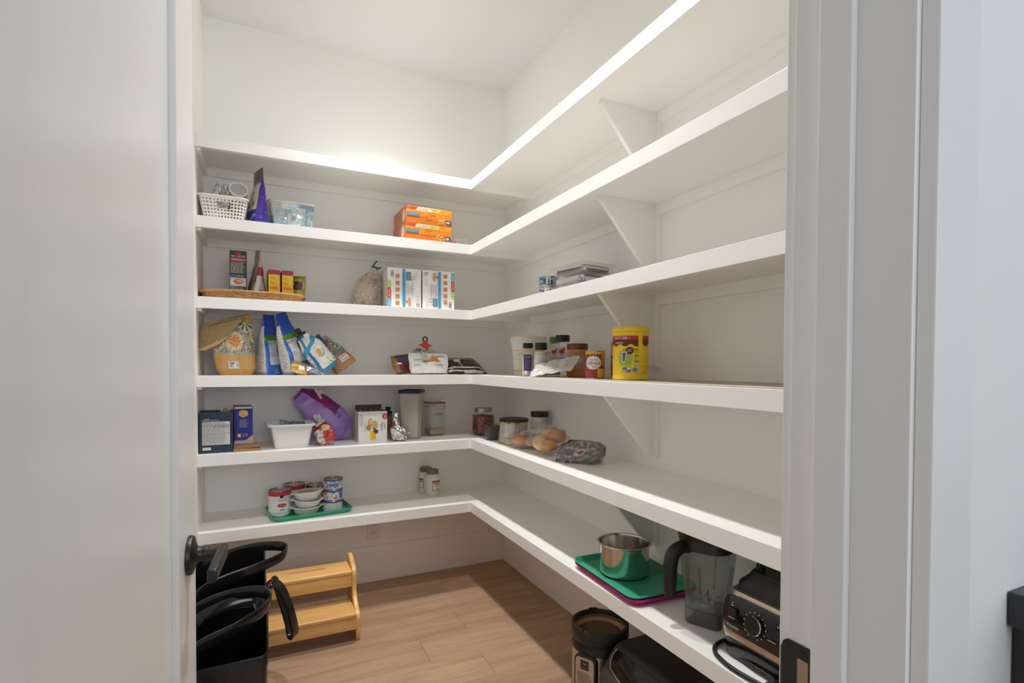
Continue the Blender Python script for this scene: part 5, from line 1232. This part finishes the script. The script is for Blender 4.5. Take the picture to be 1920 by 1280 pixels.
def ctc(flip):
    W_, H_ = .168, .196
    def T(it):
        if not flip: return it
        k = it[0]
        if k == 'r': return ('r', -it[3], H_-it[4], -it[1], H_-it[2], it[5])
        if k == 'p': return ('p', [(-x, H_-y_) for x, y_ in it[1]], it[2])
        if k == 'e': return ('e', -it[1], H_-it[2], it[3], it[4], it[5])
        if k == 't': return ('t', it[1], -it[2], H_-it[3], it[4], it[5], (it[6] if len(it) > 6 else 0)+180, *(it[7:]))
        if k == 'lines': return ('lines', -it[3], H_-it[4], -it[1], H_-it[2], *it[5:])
        if k == 'bar': return ('bar', -it[3], H_-it[4], -it[1], H_-it[2], it[5])
    BR = (.50, .20, .06); B1 = (.06, .30, .52)
    its = [('p', [(-.084, .004), (-.066, .004), (-.066, .042), (-.078, .062), (-.084, .062)], (.12, .42, .66)), ('p', [(-.084, .050), (-.078, .050), (-.066, .042), (-.066, .090), (-.072, .108), (-.084, .108)], (.62, .07, .05)), ('p', [(-.084, .100), (-.066, .100), (-.066, .128), (-.078, .140), (-.084, .130)], (.42, .62, .16)),
           ('t', 'SAVE', -.075, .026, .007, WH, 90, .024), ('t', 'BOX TOPS', -.075, .074, .007, WH, 90, .034), ('bar', -.070, .150, -.052, .186, False)]
    for k in range(5):
        y_ = .024+.033*k
        its += [('r', -.045, y_-.009, -.026, y_+.009, BR), ('r', -.041, y_-.005, -.031, y_+.002, (.66, .32, .12)), ('r', -.034, y_+.002, -.028, y_+.007, (.30, .10, .03))]
    its += [('r', -.011, .004, .003, .192, B1), ('r', .008, .140, .030, .180, (.05, .18, .28)), ('lines', .012, .144, .026, .174, 6, (.45, .6, .7), 3),
            ('t', 'Crunch', .014, .098, .013, (.30, .28, .42), 90, .060), ('t', 'Toast', .025, .094, .011, (.55, .22, .10), 90, .040), ('t', 'Cinnamon', .037, .098, .013, (.14, .24, .45), 90, .062),
            ('r', .018, .010, .030, .052, (.55, .28, .14)), ('e', .010, .032, .006, .006, (.50, .20, .10)), ('e', .040, .150, .008, .010, (.30, .32, .40)), ('e', .040, .150, .005, .006, WH), ('e', .066, .018, .008, .008, (.08, .08, .18)), ('e', .066, .018, .0045, .0045, WH), ('lines', .058, .035, .072, .080, 6, (.45, .45, .5), 4), ('lines', .050, .150, .066, .186, 5, (.5, .5, .52), 4)]
    return [T(i) for i in its]
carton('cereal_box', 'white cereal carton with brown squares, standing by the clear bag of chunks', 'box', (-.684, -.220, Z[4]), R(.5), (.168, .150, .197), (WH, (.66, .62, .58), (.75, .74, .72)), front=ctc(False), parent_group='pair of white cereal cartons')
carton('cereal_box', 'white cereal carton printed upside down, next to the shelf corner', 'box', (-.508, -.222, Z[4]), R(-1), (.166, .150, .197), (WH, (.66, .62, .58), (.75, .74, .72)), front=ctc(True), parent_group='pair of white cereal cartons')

def tuna(x, z_, v):
    if v < .10 or v > .94: return (.60, .36, .12)
    if abs(x+.002) < .009 and v > .2: return (.62, .62, .64)
    return (.22, .32, .46) if (x < -.008 and noise2(x*40, z_*240, 3) > .05) else (.015, .06, .16)
for k in range(2):
    can(('lower navy can of the pair beside the plastic packs', 'upper navy can of the pair beside the plastic packs')[k], (-.232, -.940, Z[4]+.046*k), .0415, .046, tuna, rz=R(-40+8*k), group='pair of navy cans', text=[('bar', -.008+.002*k, .010, .006+.002*k, .036, False)])
for k in range(3):
    t = thing('produce_pack', ('bottom clear pack of purple-printed film in the stack of three', 'middle clear pack of purple-printed film in the stack of three', 'top clear pack of purple-printed film in the stack of three')[k], 'plastic pack', (-.185+.004*k, -1.105-.004*k, Z[4]+.038*k), R(-88+3*k), 'stack of clear packs')
    w_, d_ = .205, .165
    P = [rrect(a, b_, .012, 4, z_) for a, b_, z_ in ((w_*.88, d_*.86, 0), (w_*.92, d_*.90, .003), (w_*.95, d_*.93, .028), (w_*1.04, d_*1.04, .030), (w_*1.06, d_*1.06, .032), (w_*.96, d_*.95, .036), (w_*.80, d_*.8, .037))]
    loft('shell', P, 'clearfilm', t)
    def pkc(q, v): return (.10, .08, .15) if noise2(q*18, v*7, k) > .2 else ((.72, .71, .73) if noise2(q*26, v*9, k+4) > -.12 else (.36, .24, .30))
    loft('film', [[(x*(1+.03*noise2(x*60, y_*60, z_*90)), y_*(1+.03*noise2(y_*50, x*50, k)), z_) for x, y_, _ in rrect(w_*.86*s_, d_*.84*s_, .02, 12)] for s_, z_ in ((.90, .002), (1, .006), (1.01, .013), (1, .020), (.98, .026), (.9, .029))], 'metalfilm', t, colf=pkc)

# ================================================================== SHELF 5
bs = thing('plastic_basket', 'white perforated plastic basket at the end of the shelf', 'basket', (-1.466, -.200, Z[5]))
def per(w_, d_, r_, s):
    """point at fraction s round a rounded rectangle, starting mid-front"""
    L = [w_/2-r_, PI*r_/2, d_-2*r_, PI*r_/2, w_-2*r_, PI*r_/2, d_-2*r_, PI*r_/2, w_/2-r_]; tot = sum(L); u = (s % 1)*tot
    segs = [((0, -d_/2), (1, 0)), ('a', w_/2-r_, -d_/2+r_, -90), ((w_/2, -d_/2+r_), (0, 1)), ('a', w_/2-r_, d_/2-r_, 0), ((w_/2-r_, d_/2), (-1, 0)), ('a', -w_/2+r_, d_/2-r_, 90), ((-w_/2, d_/2-r_), (0, -1)), ('a', -w_/2+r_, -d_/2+r_, 180), ((-w_/2+r_, -d_/2), (1, 0))]
    for l, sg in zip(L, segs):
        if u <= l+1e-9:
            if sg[0] == 'a':
                a = R(sg[3])+u/r_; return (sg[1]+r_*math.cos(a), sg[2]+r_*math.sin(a))
            return (sg[0][0]+sg[1][0]*u, sg[0][1]+sg[1][1]*u)
        u -= l
    return (0, -d_/2)
def bpt(s, t):
    x, y_ = per(lerp(.148, .186, t), lerp(.215, .262, t), lerp(.022, .030, t), s)
    return (x, y_, .003+.097*t)
V, F = [], []
NS, NT = 60, 6
for i in range(NS):
    for j in range(NT):
        s0, s1 = i/NS, (i+1)/NS; t0, t1 = .06+.82*j/NT, .06+.82*(j+1)/NT
        sm_ = (s0+s1)/2; xm = bpt(sm_, (t0+t1)/2)[0]; front_ = sm_ < .2 or sm_ > .8
        if j in (3, 4) and front_ and abs(xm) < .030: continue
        b = len(V)
        V += [bpt(s0, t0), bpt(s1, t0), bpt(s1, t1), bpt(s0, t1)]
        a, c = .20, .24
        V += [bpt(lerp(s0, s1, a), lerp(t0, t1, c)), bpt(lerp(s0, s1, 1-a), lerp(t0, t1, c)), bpt(lerp(s0, s1, 1-a), lerp(t0, t1, 1-c)), bpt(lerp(s0, s1, a), lerp(t0, t1, 1-c))]
        for e in range(4): F.append((b+e, b+(e+1) % 4, b+4+(e+1) % 4, b+4+e))
o = mesh('walls', V, F, 'whiteplastic', bs, False); md = o.modifiers.new('thickness', 'SOLIDIFY'); md.thickness = .0022
loft('floor_plate', [[bpt(i/NS, .0) for i in range(NS)], [bpt(i/NS, .065) for i in range(NS)]], 'whiteplastic', bs, True, False)
loft('rim', [[bpt(i/NS, t) for i in range(NS)] for t in (.875, 1.0)]+[[(x*1.04, y_*1.03, z_) for x, y_, z_ in (bpt(i/NS, 1.0) for i in range(NS))], [(x*1.04, y_*1.03, z_-.006) for x, y_, z_ in (bpt(i/NS, 1.0) for i in range(NS))]], 'whiteplastic', bs, False, False, True, 40)
sv = thing('foil_packet', 'crumpled silver packet sticking out of the perforated basket', 'packet', (-1.500, -.215, Z[5]+.006), rot=(R(-4), R(10), R(12)))
Pouch(.072, .186, .05, [(0, .9), (.5, 1), (.85, .95), (1, .7)], [(0, .8), (.5, 1), (.85, .6), (1, .1)], wr=.014, fr=34, seed=51).build('wrapper', 'metalfilm', sv, lambda u, v, f, q: (.80, .80, .80) if noise2(u*8, v*8, 1) > -.3 else (.35, .35, .37))
cn = thing('tipped_canister', 'tipped yellow canister with its grey base facing out, in the basket', 'canister', (0, 0, 0))
nrm = Vector((.10, -.90, .42)).normalized()
cn.matrix_basis = Matrix.Translation((-1.410, -.262, Z[5]+.152)) @ nrm.to_track_quat('Z', 'Y').to_matrix().to_4x4()
CRr = .0365
loft('sleeve', [[(x, y_, -.13+.128*j/30) for x, y_, _ in ring(CRr, 0, 60)] for j in range(31)], 'paper', cn, True, False, True, 60, lambda q, v: (.30, .06, .04) if noise2(q*9, v*6, 3) > .12 else (.74, .46, .04))
lathe('rim', [(CRr, -.004), (CRr+.0025, -.002), (CRr+.0025, .003), (CRr, .005), (CRr-.003, .004), (CRr-.0035, .0)], 'whiteplastic', cn, n=48, cap0=False, cap1=False)
lathe('end', [(CRr-.0025, .001), (0, .0012)], 'silverplastic', cn, n=40, cap1=False)

gx = thing('galaxy_pouch', 'deep purple star-speckled pouch with a tall pointed top', 'bag', (-1.334, -.225, Z[5]), rot=(0, R(2), R(-73)))
GX = Pouch(.138, .258, .084, [(0, 1), (.7, .97), (.92, .92), (1, .86)], [(0, 1), (.2, .86), (.55, .50), (.82, .14), (1, .02)], [(0, .42), (.5, .6), (1, 1)], wr=.004, fr=13, seed=61)
def gxc(u, v, f, q):
    side_ = .385 < q < .60
    if v > .86: return (.09, .075, .065)
    if side_:
        if v < .30 and noise2(q*30, v*9, 2) > .1: return (.02, .06, .30)
        return (.42, .40, .62) if noise2(q*160, v*90, 5) > .52 else (.055, .018, .26)
    if f:
        if v > .74: return (.10, .08, .06)
        if v > .27: return (.10, .07, .05) if (u < .78 and noise2(u*8, v*9, 1) > .32) else (.58, .52, .42)
        if .10 < v-.25*(u-.7) < .14: return (.05, .40, .55)
        return (.055, .018, .24)
    return (.62, .58, .50) if v > .22 else (.03, .10, .36)
GX.build('wrapper', 'softgloss', gx, gxc, 130, 110); settle(gx, Z[5])
g2 = thing('pale_pouch', 'pale cream pouch with a blue base behind the purple pouch', 'bag', (-1.300, -.100, Z[5]), rot=(0, 0, R(-70)))
Pouch(.13, .165, .055, [(0, 1), (1, .92)], [(0, 1), (.5, .6), (1, .04)], [(0, .5), (1, 1)], wr=.006, seed=64).build('wrapper', 'softgloss', g2, lambda u, v, f, q: (.04, .12, .32) if v < .2 else ((.62, .58, .50) if noise2(u*5, v*5, 2) > -.3 else (.40, .38, .34)), 60, 40); settle(g2, Z[5])

cl_ = thing('clear_bin', 'clear plastic bin of blue and white packets', 'bin', (-1.196, -.200, Z[5]), R(1))
loft('bin', [rrect(a, b_, r_, 6, z_) for a, b_, r_, z_ in ((.152, .20, .015, 0), (.156, .205, .018, .003), (.176, .235, .022, .104), (.188, .247, .028, .106), (.190, .249, .028, .111), (.184, .243, .026, .112), (.172, .231, .02, .106), (.150, .198, .014, .006))], 'clear', cl_)
loft('rim', [rrect(a, b_, .028, 6, z_) for a, b_, z_ in ((.186, .245, .1055), (.192, .251, .106), (.192, .251, .112), (.186, .245, .1125))], 'frosted', cl_, False, False)
PKT = [((-.040, -.055, .004), (R(-8), 0, R(4)), .085, .095, .030, 'pale blue and white packet at one end of the clear bin', lambda u, v, f, q: (.50, .60, .68) if v > .25 else (.22, .48, .66)),
       ((.020, -.062, .004), (R(-6), 0, R(-2)), .080, .102, .030, 'white foil packet in the middle of the clear bin', lambda u, v, f, q: (.72, .76, .78) if noise2(u*4, v*4, 3) > -.2 else (.30, .55, .68)),
       ((.055, -.030, .006), (R(4), R(5), R(-6)), .070, .118, .035, 'bright blue packet rising above the clear bin', lambda u, v, f, q: (.06, .30, .60) if v > .8 else ((.25, .50, .68) if noise2(u*6, v*6, 1) > -.1 else (.62, .70, .74))),
       ((-.005, .03, .004), (R(6), 0, 0), .13, .09, .04, 'soft grey packet at the back of the clear bin', lambda u, v, f, q: (.55, .58, .62))]
for k, (c, ro, a, h_, th_, lb, cf) in enumerate(PKT):
    t = thing('snack_packet', lb, 'packet', (-1.196+c[0], -.200+c[1], Z[5]+c[2]), rot=ro)
    Pouch(a, h_, th_, [(0, .9), (.5, 1), (1, 1)], [(0, .6), (.4, 1), (1, .06)], wr=.006, fr=26, seed=70+k).build('wrapper', 'metalfilm' if k < 2 else 'film', t, cf, 60, 40)
    settle(t, Z[5]+.006)

OR = (.82, .25, .012)
def snackbox(k):
    H_ = .0805
    its = [('r', -.118, .0, .118, .030, (.72, .17, .01)), ('r', -.118, .055, .118, H_, (.86, .34, .02)), ('p', [(-.118, H_-.001), (-.058, H_-.001), (-.070, H_-.016), (-.118, H_-.016)], (.62, .10, .05)), ('p', [(-.056, H_-.001), (.012, H_-.001), (-.006, H_-.020), (-.070, H_-.018)], (.76, .68, .50)), ('p', [(.010, H_-.001), (.062, H_-.001), (.046, H_-.021), (-.008, H_-.020)], (.74, .62, .16)),
           ('t', '15', -.048, H_-.010, .010, (.15, .12, .10)), ('lines', -.036, H_-.016, .0, H_-.004, 2, (.5, .42, .3), 2), ('t', '12', .020, H_-.011, .011, (.20, .18, .05)), ('lines', .030, H_-.014, .046, H_-.005, 2, (.4, .35, .1), 4), ('p', [(-.098, H_-.008), (-.095, H_-.013), (-.086, H_-.004), (-.095, H_-.010)], (.25, .03, .02)), ('lines', -.088, H_-.013, -.070, H_-.004, 2, (.4, .05, .03), 3),
           ('r', -.114, .034, -.050, .048, (.05, .28, .52)), ('lines', -.104, .038, -.060, .044, 1, (.2, .45, .62), 3), ('r', .084, .010, .113, .030, (.03, .10, .20)), ('e', .097, .019, .009, .006, (.45, .58, .68)), ('t', 'cc', .096, .019, .008, (.7, .75, .8))]
    rgq = random.Random(k+2)
    for _ in range(26):
        x, y_ = rgq.gauss(.060, .010), rgq.gauss(.020, .007); its.append(('e', x, y_, .003, .0022, rgq.choice([(.70, .62, .18), (.55, .42, .08), (.76, .70, .40)])))
    INK = (.10, .015, .01)
    if k: its += [('t', 'YUMM!', .014, .042, .009, INK, -6, .030), ('t', 'Katelyn', -.028, .031, .011, INK, 10, .044), ('t', '+ Ethan', -.008, .019, .009, INK, 8, .040), ('e', .004, .034, .0022, .0018, INK)]
    else: its += [('t', 'YAY!', -.004, .046, .008, INK, 2, .032), ('t', 'to', .0, .034, .005, INK, 0, .01), ('t', 'Katelyn + Ethan', .0, .022, .010, INK, -2, .080)]
    return its
for k in range(2):
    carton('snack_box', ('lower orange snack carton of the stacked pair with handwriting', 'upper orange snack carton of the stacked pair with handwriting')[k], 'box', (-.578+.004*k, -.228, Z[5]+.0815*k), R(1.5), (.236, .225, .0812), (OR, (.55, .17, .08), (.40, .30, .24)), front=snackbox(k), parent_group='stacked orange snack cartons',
        side=[('r', -.11, .0, .11, .081, (.50, .14, .07)), ('lines', -.10, .005, .10, .076, 8, (.62, .30, .18), 4+k), ('e', .075, .04, .03, .03, (.66, .50, .30)), ('lines', .05, .02, .11, .06, 4, (.75, .66, .5), 6)])
cs = thing('clamshell_pack', 'low clear clamshell of pale nuts beside the orange cartons', 'plastic pack', (-.398, -.275, Z[5]), R(-4))
loft('shell', [rrect(a, b_, .014, 5, z_) for a, b_, z_ in ((.084, .094, 0), (.088, .098, .002), (.092, .102, .018), (.098, .108, .019), (.098, .108, .021), (.090, .100, .023), (.080, .09, .034), (.06, .07, .035))], 'clear', cs)
rgc = random.Random(12)
for k in range(9):
    blob('nut', ((rgc.uniform(-.032, .034), rgc.uniform(-.040, .034), .010+.008*(k % 2)), (rgc.uniform(.008, .012), rgc.uniform(.007, .011), .008)), 'nut', cs, None, .25, 14, k, 12)
